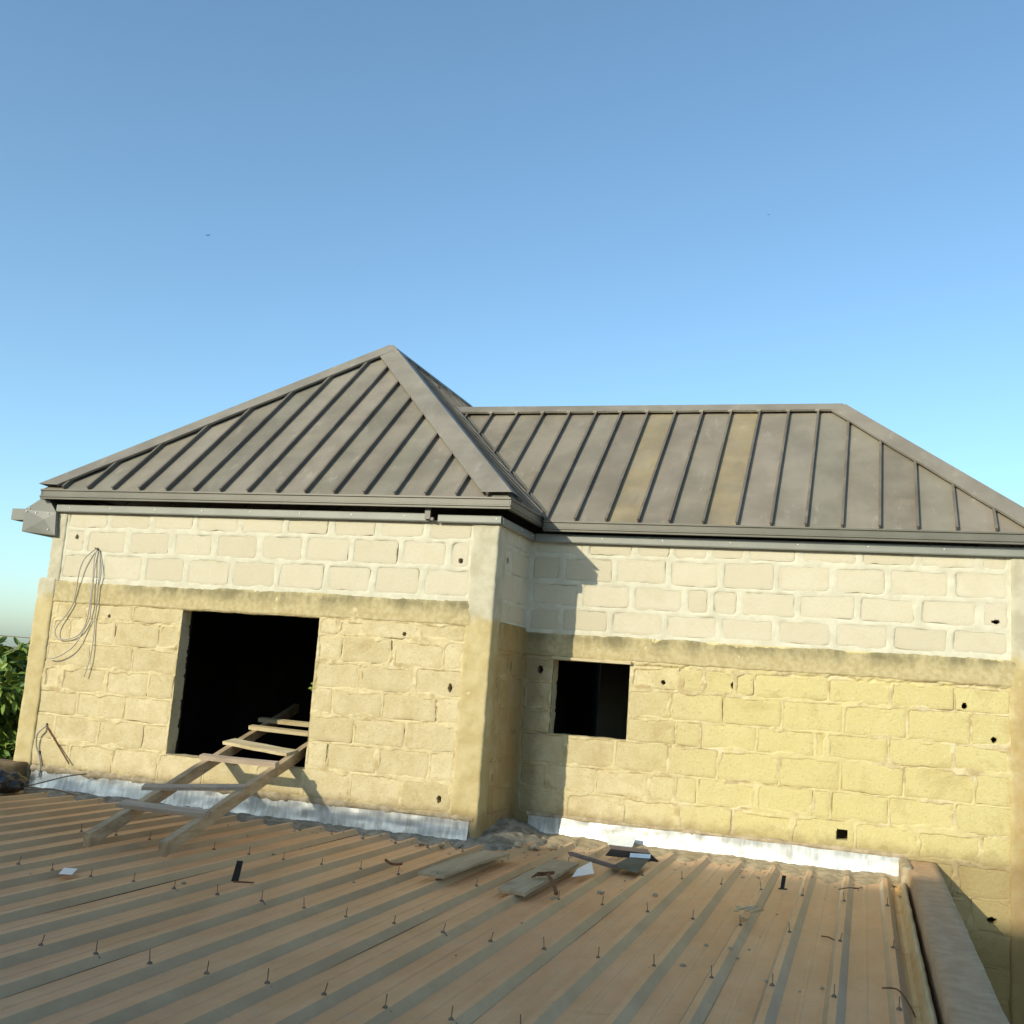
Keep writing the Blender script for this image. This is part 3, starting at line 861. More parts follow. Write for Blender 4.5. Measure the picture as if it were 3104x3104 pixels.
# right block, front slope
hF = Vector((0, BR0.y - BYF, BR0.z - EB)); LF = hF.length
seamB = [-1.11, -0.83, -0.53, -0.13, 0.17, 0.446, 0.736, 1.033, 1.318, 1.617, 1.909, 2.202, 2.495, 2.793, 3.096, 3.398, 3.70, 4.0]
seamB = [-1.32, -1.03, -0.73, -0.43, -0.13, 0.17, 0.446, 0.736, 1.033, 1.318, 1.617, 1.909, 2.202, 2.495, 2.793, 3.096, 3.398, 3.70, 4.0]
slope([(0.16, 0), (BX1, 0), (BR1.x, LF), (BR0.x, LF)], (0, BYF, EB), (1, 0, 0), hF / LF, seamB, tan=(8, 11))
# right block, right slope and rear slope
hS = Vector((BR1.x - BX1, 0, BR0.z - EB)); LS = hS.length
slope([(BYF, 0), (BYB, 0), (BR1.y, LS)], (BX1, 0, EB), (0, 1, 0), hS / LS, [1.2, 1.8, 2.4, 3.0, 3.6])
hK = Vector((0, BR0.y - BYB, BR0.z - EB)); LK = hK.length
slope([(0.16, 0), (BX1, 0), (BR1.x, LK), (BR0.x, LK)], (0, BYB, EB), (1, 0, 0), hK / LK, [.6, 1.2, 1.8, 2.4, 3.0, 3.6])

def cap(name, a, b, n1, in1, n2, in2, w1, w2, lift=0.05, seg=1):
    """folded cap over a hip or ridge: a plane on each side, turned down at its edge"""
    a, b = Vector(a), Vector(b)
    d = (b - a).normalized()
    vs, fs = [], []
    n1, n2 = Vector(n1).normalized(), Vector(n2).normalized()
    top = (n1 + n2).normalized() * lift * 1.15
    K = max(1, seg)
    for i in range(K + 1):
        p = a.lerp(b, i / K)
        wob = 0.004 * math.sin(i * 2.1) if 0 < i < K else 0
        e1, e2 = p + Vector(in1) * w1 + n1 * (lift - 0.004 + wob), p + Vector(in2) * w2 + n2 * (lift - 0.004 + wob)
        if i == 0 and abs(d.z) > 0.05:
            e1 = e1 - d * ((e1.z - p.z - 0.045) / d.z); e2 = e2 - d * ((e2.z - p.z - 0.045) / d.z)
        vs += [e1 - n1 * 0.022, e1, p + top, e2, e2 - n2 * 0.022]
    for i in range(K):
        for j in range(4):
            fs.append((i * 5 + j, i * 5 + j + 1, (i + 1) * 5 + j + 1, (i + 1) * 5 + j))
    return mesh(name, vs, fs, 'roof', roof, color=(1.05, 1.05, 1.08))
def nrm(U, h):
    n = Vector(U).cross(Vector(h)).normalized()
    return n if n.z > 0 else -n
def inward(n, a, b, toward):
    d = (Vector(b) - Vector(a)).normalized()
    p = n.cross(d).normalized()
    return p if p.dot(Vector(toward) - Vector(a)) > 0 else -p
nAF, nAR, nAL = nrm((1, 0, 0), hA), nrm((0, 1, 0), hR), nrm((0, 1, 0), hL)
nBF, nBR, nBK = nrm((1, 0, 0), hF), nrm((0, 1, 0), hS), nrm((1, 0, 0), hK)
cL, cR = Vector((AX0, AYF, EA)), Vector((AX1, AYF, EA))
cap('hip_cap', cL, APX, nAF, inward(nAF, cL, APX, cR), nAL, inward(nAL, cL, APX, (AX0, 5, EA)), 0.15, 0.15, 0.055, 8)
cap('hip_cap', cR, APX, nAF, inward(nAF, cR, APX, cL), nAR, inward(nAR, cR, APX, (AX1, 5, EA)), 0.19, 0.12, 0.050, 8)
cap('ridge_cap', APX, APX2, nAR, inward(nAR, APX, APX2, (AX1, 3, EA)), nAL, inward(nAL, APX, APX2, (AX0, 3, EA)), 0.12, 0.12, 0.05, 4)
bH = Vector((BX1, BYF, EB))
cap('hip_cap', bH, BR1, nBF, inward(nBF, bH, BR1, (0, BYF, EB)), nBR, inward(nBR, bH, BR1, (BX1, 4, EB)), 0.15, 0.15, 0.052, 8)
cap('ridge_cap', BR0 + Vector((-.05, 0, 0)), BR1, nBF, inward(nBF, BR0, BR1, (0, BYF, EB)), nBK, inward(nBK, BR0, BR1, (0, BYB, EB)), 0.10, 0.10, 0.055, 14)
# torn lap pieces of the ridge cap over each seam
for s in seamB[1:]:
    if s < 2.74:
        p = Vector((s, BR0.y, BR0.z)) - hF / LF * 0.115 + nBF * 0.048
        mm = MB(); mm.beam(p - Vector((0.03, 0, 0)), p + Vector((0.012, 0, 0)), hF / LF * 0.014, nBF * 0.006)
        mm.build('cap_tab', 'roof', roof, color=(1.5, 1.45, 1.35))
# valley tray
va, vb = Vector((0.13, BYF + 0.04, EA)), BR0
mm = MB()
dv = (vb - va).normalized()
i1 = inward(nAR, va, vb, (0.1, -.1, EA)); i2 = inward(nBF, va, vb, (2, BYF, EB))
mm.tube([va + i1 * .07 + nAR * .02, vb + i1 * .07 + nAR * .02], 0.014, 6); mm.tube([va + i2 * .045 + nBF * .012, vb + i2 * .045 + nBF * .012], 0.010, 6)
mm.build('valley_tray', 'trim', roof)

# eaves trims: folded profile (out, z) carried along each edge
def extrude(name, prof, a, b, out, mat, parent):
    a, b, out = Vector(a), Vector(b), Vector(out)
    vs = [p + out * q[0] + Vector((0, 0, q[1])) for p in (a, b) for q in prof]
    n = len(prof)
    fs = [(i, (i + 1) % n, n + (i + 1) % n, n + i) for i in range(n)] + [tuple(range(n))[::-1], tuple(range(n, 2 * n))]
    return mesh(name, vs, fs, mat, parent)
PROF = [(-0.05, 0.012), (0.012, 0.004), (0.012, -0.010), (0.0, -0.016), (0.0, -0.058), (0.014, -0.063), (0.014, -0.074), (0.004, -0.079), (0.004, -0.094), (-0.03, -0.094), (-0.03, -0.01)]
extrude('eaves_trim', PROF, (AX0, AYF, EA), (AX1 + .012, AYF, EA), (0, -1, 0), 'trim', roof)
extrude('eaves_trim', PROF, (AX1, AYF - .002, EA), (AX1, BYF + 0.06, EA), (1, 0, 0), 'trim', roof)
extrude('eaves_trim', PROF, (AX0, AYF, EA), (AX0, AYB, EA), (-1, 0, 0), 'trim', roof)
extrude('eaves_trim', PROF, (AX1 + .022, BYF, EB), (BX1, BYF, EB), (0, -1, 0), 'trim', roof)
extrude('eaves_trim', PROF, (BX1, BYF, EB), (BX1, BYB, EB), (1, 0, 0), 'trim', roof)

# fascia boards of folded metal, with their screws
def fascia(a, b, out, zt, zb, screws, mat='fascia'):
    prof = [(0.0, zt), (0.030, zt - 0.004), (0.034, zt - 0.012), (0.034, zb + 0.010), (0.028, zb), (0.0, zb)]
    o = extrude('fascia_board', prof, a, b, out, mat, house)
    for s in screws:
        p = Vector(a).lerp(Vector(b), s) + Vector(out) * 0.036 + Vector((0, 0, (zt + zb) / 2 + 0.005))
        mm = MB(); mm.tube([p - Vector(out) * .004, p + Vector(out) * 0.002, p + Vector(out) * 0.004], 0.0075, 7, 0.004)
        mm.build('screw', 'screw', o)
    return o
fascia((-4.61, -0.014, 0), (-0.63, -0.014, 0), (0, -1, 0), 2.557, 2.482, [0.04, 0.16, 0.29, 0.42, 0.55, 0.68, 0.81, 0.94])
fascia((-0.55, -0.016, 0), (0.03, -0.016, 0), (0, -1, 0), 2.548, 2.478, [0.93])
mm = MB(); mm.box(-0.665, -0.615, -0.075, -0.05, 2.50, 2.60); mm.box(-0.61, -0.585, -0.07, -0.03, 2.49, 2.515); mm.build('gutter_bracket', 'trim', house)
fascia((0.012, -0.02, 0), (0.012, D - 0.02, 0), (1, 0, 0), 2.54, 2.47, [0.55, 0.9])
fascia((0.05, D - 0.014, 0), (4.34, D - 0.014, 0), (0, -1, 0), 2.545, 2.462, [0.15, 0.28, 0.42, 0.555, 0.69, 0.83])

# boxed gutter end left of the wall
gb = empty('gutter_box', (-4.78, 0.1, 2.25), parent=house)
prof = [(-4.605, 2.478), (-4.70, 2.59), (-4.80, 2.612), (-4.985, 2.50), (-4.985, 2.272), (-4.575, 2.243)]
vs = [(x, y, z) for y in (-0.055, 0.85) for x, z in prof]
n = len(prof)
mesh('box_body', vs, [(i, (i + 1) % n, n + (i + 1) % n, n + i) for i in range(n)] + [tuple(range(n))[::-1], tuple(range(n, 2 * n))], 'gutter_metal', gb)
# folded front flap: a shallow pyramid that catches the light unevenly
vs = [(-4.985, -0.059, 2.495), (-4.60, -0.059, 2.47), (-4.578, -0.059, 2.247), (-4.985, -0.059, 2.276), (-4.72, -0.072, 2.40), (-4.86, -0.068, 2.33)]
mesh('front_flap', vs, [(0, 4, 1), (1, 4, 2), (2, 4, 5), (2, 5, 3), (3, 5, 0), (0, 5, 4)], 'gutter_metal', gb)
mm = MB(); mm.box(-5.25, -4.99, 0.06, 0.20, 2.405, 2.52); mm.build('outlet_stub', 'gutter_metal', gb)
for x, z in ((-4.95, 2.475), (-4.83, 2.465), (-4.68, 2.46), (-4.66, 2.30), (-4.93, 2.51)):
    mm = MB(); p = Vector((x, -0.072 if z < 2.5 else -0.062, z)); mm.tube([p + Vector((0, .03, 0)), p, p + Vector((0, -.003, 0))], 0.007, 7, 0.005)
    mm.build('screw', 'screw', gb)

# ------------------------------------------------------------------ lower roof of ribbed sheets
RZ = -0.194                       # pan level; ribs rise to -0.160
PIT, RIB0 = 0.2815, 3.19
lroof = empty('lower_roof', (0, -3, RZ), 'low flat roof of dusty tan ribbed metal sheets in front of the house', 'roof')
LRNG = random.Random(8)
def rib_profile(xc):
    """one pitch to the left of (and including) the rib centred at xc; (x,z)"""
    h = 0.034
    return [(xc - 0.2285, RZ), (xc - 0.160, RZ), (xc - 0.150, RZ + 0.003), (xc - 0.138, RZ + 0.003), (xc - 0.128, RZ),
            (xc - 0.042, RZ), (xc - 0.018, RZ + h), (xc + 0.015, RZ + h), (xc + 0.053, RZ)]
NRIB = 38
sheet_no = 0
ys = [-13.0, -9.0] + [-7.0 + 0.5 * k for k in range(15)] + [0.30, 0.58, 0.78, 0.925]
for g in range(0, NRIB, 3):
    pts = []
    for k in range(min(g + 3, NRIB) - 1, g - 1, -1):
        pts += rib_profile(RIB0 - PIT * k)
    lift = 0.0015 * (g // 3 % 2)
    right = pts[-1][0]
    vs, fs = [], []
    yy = [y for y in ys]
    if right < 0.05 or True:
        ymax = -0.02 if right < 0.0 else (0.925 if pts[0][0] > 0.05 else -0.02)
        yy = [y for y in ys if y < ymax - 0.05] + [ymax]
    n = len(pts)
    for y in yy:
        wv = 0.0015 * math.sin(y * 2.3 + g)
        for (x, z) in pts:
            vs.append((x + 0.002 * math.sin(y * 0.9 + g * 1.3), y, z + lift + wv))
    for i in range(len(yy) - 1):
        for j in range(n - 1):
            fs.append((i * n + j, i * n + j + 1, (i + 1) * n + j + 1, (i + 1) * n + j))
    mesh('roof_sheet', vs, fs, 'lower_roof', lroof)
# piece of sheet in the corner right of x=0, behind the step
pts = []
for k in range(11, 8, -1):
    pts += [q for q in rib_profile(RIB0 - PIT * k) if q[0] > 0.015]
vs, fs = [], []
yy = [-0.02, 0.3, 0.6, 0.925]
n = len(pts)
for y in yy:
    for (x, z) in pts: vs.append((x, y, z - 0.001))
for i in range(len(yy) - 1):
    for j in range(n - 1):
        fs.append((i * n + j, i * n + j + 1, (i + 1) * n + j + 1, (i + 1) * n + j))
mesh('roof_sheet', vs, fs, 'lower_roof', lroof)

# hook bolts standing on the ribs
def bolt_mesh(h, lean, seed):
    r = random.Random(seed)
    mm = MB()
    mm.tube([(0, 0, 0), (lean[0] * .5, lean[1] * .5, h * .5), (lean[0], lean[1], h)], 0.0024, 5)
    mm.tube([(0, 0, -0.001), (0, 0, 0.006), (0, 0, 0.010)], 0.014, 8, 0.007)
    mm.beam((-0.026, -0.004, -0.010), (0.0, 0, 0.006), (0, 0.004, 0), (0, 0, 0.0015))
    mm.beam((0.026, 0.006, -0.012), (0.0, 0, 0.006), (0, 0.004, 0), (0, 0, 0.0015))
    me = bpy.data.meshes.new('hook_bolt')
    me.from_pydata(mm.v, [], mm.f)
    me.materials.append(MAT['hook'])
    return me
BOLTS = [bolt_mesh(0.054, (0.002, 0.003), 1), bolt_mesh(0.046, (0.006, -0.004), 2), bolt_mesh(0.058, (-0.006, 0.004), 3), bolt_mesh(0.048, (0.010, 0.006), 4)]
for ri, y0 in enumerate((-4.43, -3.06, -1.78, -0.55)):
    for k in range(0, 27 if ri < 2 else (21 if ri == 2 else 19)):
        x = RIB0 - PIT * k
        if ri == 3 and (0.1 < x < 1.6 or x < -1.2) and LRNG.random() < 0.6: continue
        y = y0 + LRNG.uniform(-0.03, 0.03) - (0.012 * max(0, 12 - k) if ri in (1, 2) else 0) 
        if -0.12 < x - 0.9 < 0.12 and ri == 2: continue
        o = bpy.data.objects.new('hook_bolt', BOLTS[LRNG.choice((0, 0, 1, 2, 2, 3))])
        COL.objects.link(o)
        o.rotation_euler = (0, 0, LRNG.uniform(-0.5, 0.5))
        place(o, (x + LRNG.uniform(-.004, .004), y, RZ + 0.034), parent=lroof)

# trough and upstand along the right edge
prof = [(3.236, RZ + 0.0), (3.244, RZ - 0.02), (3.262, RZ - 0.028), (3.285, RZ - 0.02), (3.302, RZ + 0.01), (3.312, RZ + 0.05)]
for i, (y0, y1) in enumerate(((-9.0, -2.86), (-2.90, -1.72), (-1.76, 0.93))):
    dz = 0.004 * i
    vs = [(x + (0.0 if j else 0), y, z + dz) for y in (y0, y1) for j, (x, z) in enumerate(prof)]
    n = len(prof)
    fs = [(j, j + 1, n + j + 1, n + j) for j in range(n - 1)]
    # lip at the near end
    k0 = len(vs); vs += [(x, y0, z + dz - 0.006) for x, z in prof]; fs += [(j, k0 + j, k0 + j + 1, j + 1) for j in range(n - 1)]
    mesh('side_trough', vs, fs, 'gutter', lroof, smooth=False)
vs, fs = rough_box(3.308, 3.334, -8.0, 0.93, RZ - 0.05, RZ + 0.075, 0.05, 0.004, 4, 5.0, 0.008)
mesh('side_upstand', vs, fs, 'gutter_edge', lroof, smooth=True)

# building under the lower roof
low = empty('lower_building', (-2, -6, GZ), 'plain walls carrying the low ribbed roof', 'building')
m = MB(); m.box(-7.6, 3.33, -13.0, -12.85, GZ, RZ - 0.03); m.box(-7.6, -7.45, -12.85, -0.05, GZ, RZ - 0.03); m.box(3.18, 3.33, -12.85, 0.9, GZ, RZ - 0.06); m.build('wall', 'render', low)

# cement parapet on the right
vs, fs = rough_box(3.362, 3.582, -9.0, D + 0.0, GZ + 0.02, -0.022, 0.06, 0.004, 5.0, 9.0, 0.004)
par = empty('parapet', (3.47, -4, GZ), 'flat-topped cement parapet wall running along the right edge of the low roof', 'parapet wall')
mesh('parapet_body', vs, fs, 'parapet', par, smooth=True)
vs, fs = rough_box(3.300, 3.385, 0.35, D + 0.0, -0.22, -0.005, 0.03, 0.010, 9.0, 2.0, 0.03)
mesh('cement_fillet', vs, fs, 'rubble', par, smooth=True)
# parapet stub on the left
vs, fs = rough_box(-8.0, -4.56, -0.16, 0.06, -0.19, 0.062, 0.04, 0.009, 6.0, 6.0, 0.008)
mesh('parapet_stub', vs, fs, 'ledge', label='low brown cement kerb left of the house corner', cat='kerb', smooth=True)

# flashing strips at the foot of the walls
def flashing(pa, pb, out, z0, z1, seed, splits, label):
    pa, pb, out = Vector(pa), Vector(pb), Vector(out)
    root = empty('wall_flashing', (pa + pb) / 2 + Vector((0, 0, z0)), label, 'flashing')
    cuts = [0] + splits + [1]
    for k, (a, b) in enumerate(zip(cuts[:-1], cuts[1:])):
        L = (pb - pa).length * (b - a)
        nx = max(2, int(L / 0.03)); nz = 7
        vs, fs = [], []
        for i in range(nx + 1):
            t = a + (b - a) * i / nx + (0.003 if i == nx and k < len(cuts) - 2 else 0)
            p = pa.lerp(pb, t)
            s = t * (pb - pa).length
            for j in range(nz + 1):
                v = j / nz
                e = 0.010 * float(fbm(np.array(s), np.array(seed + 0.0), 5, seed, 3)) * (1 if j == nz else 0) + 0.012 * float(fbm(np.array(s), np.array(3.0), 7, seed + 5, 3)) * (1 if j == 0 else 0)
                o = 0.018 + 0.030 * (1 - v) ** 1.5 + 0.006 * float(fbm(np.array(s), np.array(v * .5), 9, seed + 8, 3)) + 0.0025 * (k % 2)
                vs.append(p + out * o + Vector((0, 0, z0 + (z1 - z0) * v + e)))
        for i in range(nx):
            for j in range(nz):
                fs.append((i * (nz + 1) + j, (i + 1) * (nz + 1) + j, (i + 1) * (nz + 1) + j + 1, i * (nz + 1) + j + 1))
        mesh('flashing_sheet', vs, fs, 'galv', root, smooth=True)
flashing((-4.50, 0, 0), (-0.06, 0, 0), (0, -1, 0), -0.185, 0.0, 3, [0.18, 0.43, 0.765], 'grey-blue galvanised flashing strip in shade along the left wall foot')
flashing((0.16, D, 0), (3.33, D, 0), (0, -1, 0), -0.20, -0.012, 7, [0.30, 0.43, 0.66, 0.93], 'bright white galvanised flashing strip in sun along the right wall foot')

# ridge of dropped mortar above the flashings
def crumbs_ridge(name, a, b, out, z, seed, amp, label):
    a, b, out = Vector(a), Vector(b), Vector(out)
    L = (b - a).length
    nx, nr = int(L / 0.016), 7
    vs, fs = [], []
    for i in range(nx + 1):
        s = L * i / nx
        q = float(fbm(np.array(s), np.array(0.5), 4, seed, 4)); q2 = float(fbm(np.array(s), np.array(2.5), 22, seed + 3, 2))
        rr = amp * (0.62 + 0.7 * q + 0.3 * q2)
        rr = max(rr, 0.004)
        for j in range(nr):
            t = math.pi * (j / (nr - 1)) - math.pi / 2
            k = 1 + 0.35 * float(vnoise(np.array(s), np.array(j * .3), 40, seed + j))
            vs.append(a.lerp(b, i / nx) + out * (rr * math.cos(t) * k * 0.9 - 0.003) + Vector((0, 0, z + rr * math.sin(t) * 1.3)))
    for i in range(nx):
        for j in range(nr - 1):
            fs.append((i * nr + j, (i + 1) * nr + j, (i + 1) * nr + j + 1, i * nr + j + 1))
    return mesh(name, vs, fs, 'rubble', house, smooth=True)
crumbs_ridge('mortar_ridge', (-4.52, -0.004, 0), (-0.03, -0.004, 0), (0, -1, 0), 0.012, 5, 0.036, '')
crumbs_ridge('mortar_ridge', (0.14, D - 0.004, 0), (3.36, D - 0.004, 0), (0, -1, 0), -0.002, 15, 0.026, '')

# mortar spread over the sheet ends
def spread(name, x0, x1, yw, depth, seed, mat, amp, label, fill=0.016):
    nx, ny = int((x1 - x0) / 0.018), 16
    xs = np.linspace(x0, x1, nx + 1); t = np.linspace(0, 1, ny + 1)
    X, T = np.meshgrid(xs, t, indexing='ij')
    dep = depth * (0.75 + 0.5 * fbm(xs, xs * 0, 1.6, seed, 3) + 0.22 * fbm(xs, xs * 0, 9, seed + 2, 2))
    # pans hold more than ribs
    ph = np.abs(((RIB0 - xs) / PIT + 0.5) % 1.0 - 0.5)
    dep = np.maximum(dep * (0.72 + 0.7 * np.minimum(ph * 2, 1)), 0.03)
    Y = yw - dep[:, None] * T
    ribz = np.where(ph < 0.065, 0.035, np.where(ph < 0.19, 0.035 * (0.19 - ph) / 0.125, 0.0))
    H = amp * (1 - T) ** 1.3 * (0.75 + 0.6 * fbm(X, Y, 5, seed + 4, 3)) + 0.010 * fbm(X, Y, 26, seed + 6, 3) * (1 - T)
    Z = RZ + np.maximum(ribz[:, None] + 0.004, np.maximum(H, 0.0) + fill * (1 - T) ** 0.8) + 0.004 * (1 - T) - 0.012 * sstep(0.8, 1, T)
    idx = np.arange((nx + 1) * (ny + 1)).reshape(nx + 1, ny + 1)
    F = np.stack([idx[:-1, :-1], idx[:-1, 1:], idx[1:, 1:], idx[1:, :-1]], -1).reshape(-1, 4)
    return mesh(name, np.stack([X, Y, Z], -1).reshape(-1, 3), F, mat, smooth=True, label=label, cat='mortar', kind='stuff')
spread('mortar_spill', -4.5, -0.05, -0.03, 0.24, 71, 'rubble_grey', 0.032, 'grey mortar spilled along the left flashing on the roof sheets')
spread('mortar_spill', 0.15, 3.34, D - 0.03, 0.46, 83, 'rubble', 0.03, 'pale mortar spilled over the sheet ends below the white flashing')
# heap of rubble in the inner corner
nx = 46
t = np.linspace(0, 1, nx + 1)
X, Y = np.meshgrid(-0.06 + 0.72 * t, -0.34 + 1.27 * t, indexing='ij')
rr = np.hypot((X + 0.0) / 0.46, (Y - 0.62) / 0.85)
Hh = 0.17 * np.clip(1 - rr, 0, 1) ** 0.9 + 0.035 * fbm(X, Y, 9, 91, 4) * np.clip(1.25 - rr, 0, 1) + 0.014 * fbm(X, Y, 34, 95, 2)
Z = RZ + np.where(Hh > 0.01, Hh + 0.005, -0.02 + 0 * Hh)
idx = np.arange((nx + 1) ** 2).reshape(nx + 1, nx + 1)
F = np.stack([idx[:-1, :-1], idx[1:, :-1], idx[1:, 1:], idx[:-1, 1:]], -1).reshape(-1, 4)
mesh('rubble_heap', np.stack([X, Y, Z], -1).reshape(-1, 3), F, 'rubble_grey', smooth=True, label='heap of grey mortar rubble in the corner between the two walls', cat='rubble')

# crumbs lying about
def chip_mesh(seed, s):
    r = random.Random(seed)
    bm = bmesh.new()
    bmesh.ops.create_icosphere(bm, subdivisions=1, radius=1)
    for v in bm.verts:
        v.co = Vector((v.co.x * s * r.uniform(.6, 1.3), v.co.y * s * r.uniform(.6, 1.3), v.co.z * s * r.uniform(.35, .8)))
    vs = [tuple(v.co) for v in bm.verts]; bm.verts.index_update()
    fs = [tuple(v.index for v in f.verts) for f in bm.faces]
    bm.free()
    return vs, fs
def roof_z(x):
    ph = abs(((RIB0 - x) / PIT + 0.5) % 1.0 - 0.5)
    return RZ + (0.034 if ph < 0.065 else (0.034 * (0.19 - ph) / 0.125 if ph < 0.19 else 0.0))
mm = MB()
CR = random.Random(21)
for k in range(430):
    if k < 190: x, y = CR.uniform(-4.4, -0.05), -0.04 - abs(CR.gauss(0, 0.16))
    elif k < 330: x, y = CR.uniform(0.2, 3.3), 0.85 - abs(CR.gauss(0, 0.33))
    elif k < 390: x, y = CR.gauss(0.25, 0.3), CR.gauss(-0.25, 0.3)
    else: x, y = CR.uniform(-2, 3.2), CR.uniform(-3.5, -0.3)
    if y > -0.03 and x < 0.03: continue
    s = CR.choice((0.006, 0.008, 0.011, 0.016))
    v, f = chip_mesh(k, s)
    mm.add([(p[0] + x, p[1] + y, p[2] + roof_z(x) + s * .35) for p in v], f)
mm.build('mortar_crumbs', 'rubble', label='loose mortar crumbs scattered over the ribbed sheets', cat='crumbs', kind='stuff')
# larger lumps that can be picked out
LUMPS = [(0.36, 0.02, .05, 'brown lump of mortar by the corner rubble heap, nearest the planks'), (0.46, 0.20, .055, 'ochre lump of mortar on the rib end beside the rubble heap'), (0.55, 0.38, .05, 'ochre sliver of mortar beside the shaded end of the white flashing'),
         (-0.35, -0.30, .04, 'lump of mortar below the right end of the blue-grey flashing'), (-0.15, -0.36, .035, 'small lump of mortar before the house corner'), (1.36, -1.30, .028, 'small tan lump on a rib right of the bluish scrap'),
         (1.70, -1.12, .026, 'small dark lump on a rib below the black sheet metal'), (1.19, -1.83, .026, 'small lump beside the near end of the nailed plank')]
for i, (x, y, s, lab) in enumerate(LUMPS):
    v, f = chip_mesh(700 + i, s)
    mesh('mortar_lump', [(p[0] + x, p[1] + y, p[2] + roof_z(x) + s * .4) for p in v], f, 'rubble', label=lab, cat='mortar lump', group='mortar lumps on the low roof')

# ------------------------------------------------------------------ ladder through the window
Lb, Ls = Vector((-1.954, -2.328, -0.150)), Vector((-2.44, 0.0, 0.285))
Rb, Rs = Vector((-1.381, -2.292, -0.150)), Vector((-1.775, 0.0, 0.285))
lad = empty('ladder', (-1.7, -2.3, RZ), 'home-made timber ladder leaning from the low roof through the large window', 'ladder')
dl = (Ls - Lb).normalized()
across = Vector((1, 0.06, 0)).normalized()
upv = across.cross(dl).normalized()
if upv.z < 0: upv = -upv
RH = 0.045
for (b, s, tt, mt) in ((Lb, Ls, 1.86, 'wood'), (Rb, Rs, 1.75, 'wood')):
    e = b + (s - b) * tt
    mm = MB(); K = 10
    for k in range(K):
        p, q = b.lerp(e, k / K), b.lerp(e, (k + 1) / K)
    bm_v, bm_f = [], []
    for k in range(K + 1):
        p = b.lerp(e, k / K) + upv * RH
        j = 0.003 * math.sin(k * 1.7 + b.x)
        w2, h2 = 0.028 + 0.002 * math.sin(k * 2.3), RH + 0.002 * math.cos(k * 3.1)
        for (aa, bb) in ((-1, -1), (1, -1), (1, 1), (-1, 1)):
            bm_v.append(p + across * (aa * w2 + j) + upv * (bb * h2))
    for k in range(K):
        for q in range(4):
            bm_f.append((k * 4 + q, k * 4 + (q + 1) % 4, (k + 1) * 4 + (q + 1) % 4, (k + 1) * 4 + q))
    bm_f += [(3, 2, 1, 0), (K * 4, K * 4 + 1, K * 4 + 2, K * 4 + 3)]
    mesh('rail', bm_v, bm_f, mt, lad)
RUNGS = [(0.262, 0.262, 0.055, 0.014, 'wood_xd', -0.06, -0.005), (0.462, 0.555, 0.050, 0.013, 'wood_xd', -0.10, -0.005), (0.845, 0.845, 0.032, 0.020, 'wood_xd', -0.03, 0.0),
         (1.09, 1.02, 0.075, 0.014, 'wood_x', -0.02, -0.02), (1.335, 1.32, 0.034, 0.018, 'wood_x', -0.03, 0.10), (1.475, 1.47, 0.034, 0.018, 'wood_x', -0.06, 0.05)]
for i, (ta, tb, wd, th, mt, ea, eb) in enumerate(RUNGS):
    a = Lb + (Ls - Lb) * ta + upv * (2 * RH + th); b = Rb + (Rs - Rb) * tb + upv * (2 * RH + th)
    d = (b - a).normalized()
    fw = upv.cross(d).normalized()
    K = 8; vs, fs = [], []
    for k in range(K + 1):
        p = (a + d * ea - d * 0.03).lerp(b + d * eb + d * 0.03, k / K)
        w1 = wd * (1 + 0.06 * math.sin(k * 1.3 + i)); w0 = wd * (1 + 0.06 * math.cos(k * 1.9 + i * 2))
        bow = 0.003 * math.sin(k / K * math.pi)
        for (s1, s2) in ((-1, -1), (1, -1), (1, 1), (-1, 1)):
            vs.append(p + fw * (s1 * (w1 if s1 > 0 else w0)) + upv * (s2 * th - bow))
    for k in range(K):
        for q in range(4):
            fs.append((k * 4 + q, k * 4 + (q + 1) % 4, (k + 1) * 4 + (q + 1) % 4, (k + 1) * 4 + q))
    fs += [(3, 2, 1, 0), (K * 4, K * 4 + 1, K * 4 + 2, K * 4 + 3)]
    mesh('rung', vs, fs, mt, lad)

# ------------------------------------------------------------------ planks and scrap on the low roof
def plank(c4, z, th, mat, label, seed, warp=0.01):
    """four corners (x,y) near-left, near-right, far-right, far-left"""
    a, b, c, d = [Vector((p[0], p[1], z)) for p in c4]
    K = 10; vs, fs = [], []
    for k in range(K + 1):
        t = k / K
        l, r = a.lerp(d, t), b.lerp(c, t)
        w_ = warp * math.sin(t * math.pi) + 0.010 * t
        j = 0.004 * math.sin(k * 2.1 + seed)
        for (p, zz) in ((l, 0), (r, 0), (r, th), (l, th)):
            vs.append(p + Vector((j, 0, zz + w_)))
    for k in range(K):
        for q in range(4):
            fs.append((k * 4 + q, k * 4 + (q + 1) % 4, (k + 1) * 4 + (q + 1) % 4, (k + 1) * 4 + q))
    fs += [(3, 2, 1, 0), (K * 4, K * 4 + 1, K * 4 + 2, K * 4 + 3)]
    return mesh('plank', vs, fs, mat, label=label, cat='plank', group='planks lying on the low roof')
plank([(0.235, -1.78), (0.425, -1.80), (0.50, -0.62), (0.30, -0.62)], -0.142, 0.018, 'plank', 'dusty plank lying on the ribs nearest the house corner', 1)
plank([(0.825, -1.88), (1.02, -1.92), (1.03, -0.58), (0.82, -0.56)], -0.157, 0.022, 'plank', 'dusty plank with a hammer on its edge, right of the other plank', 2, 0.004)
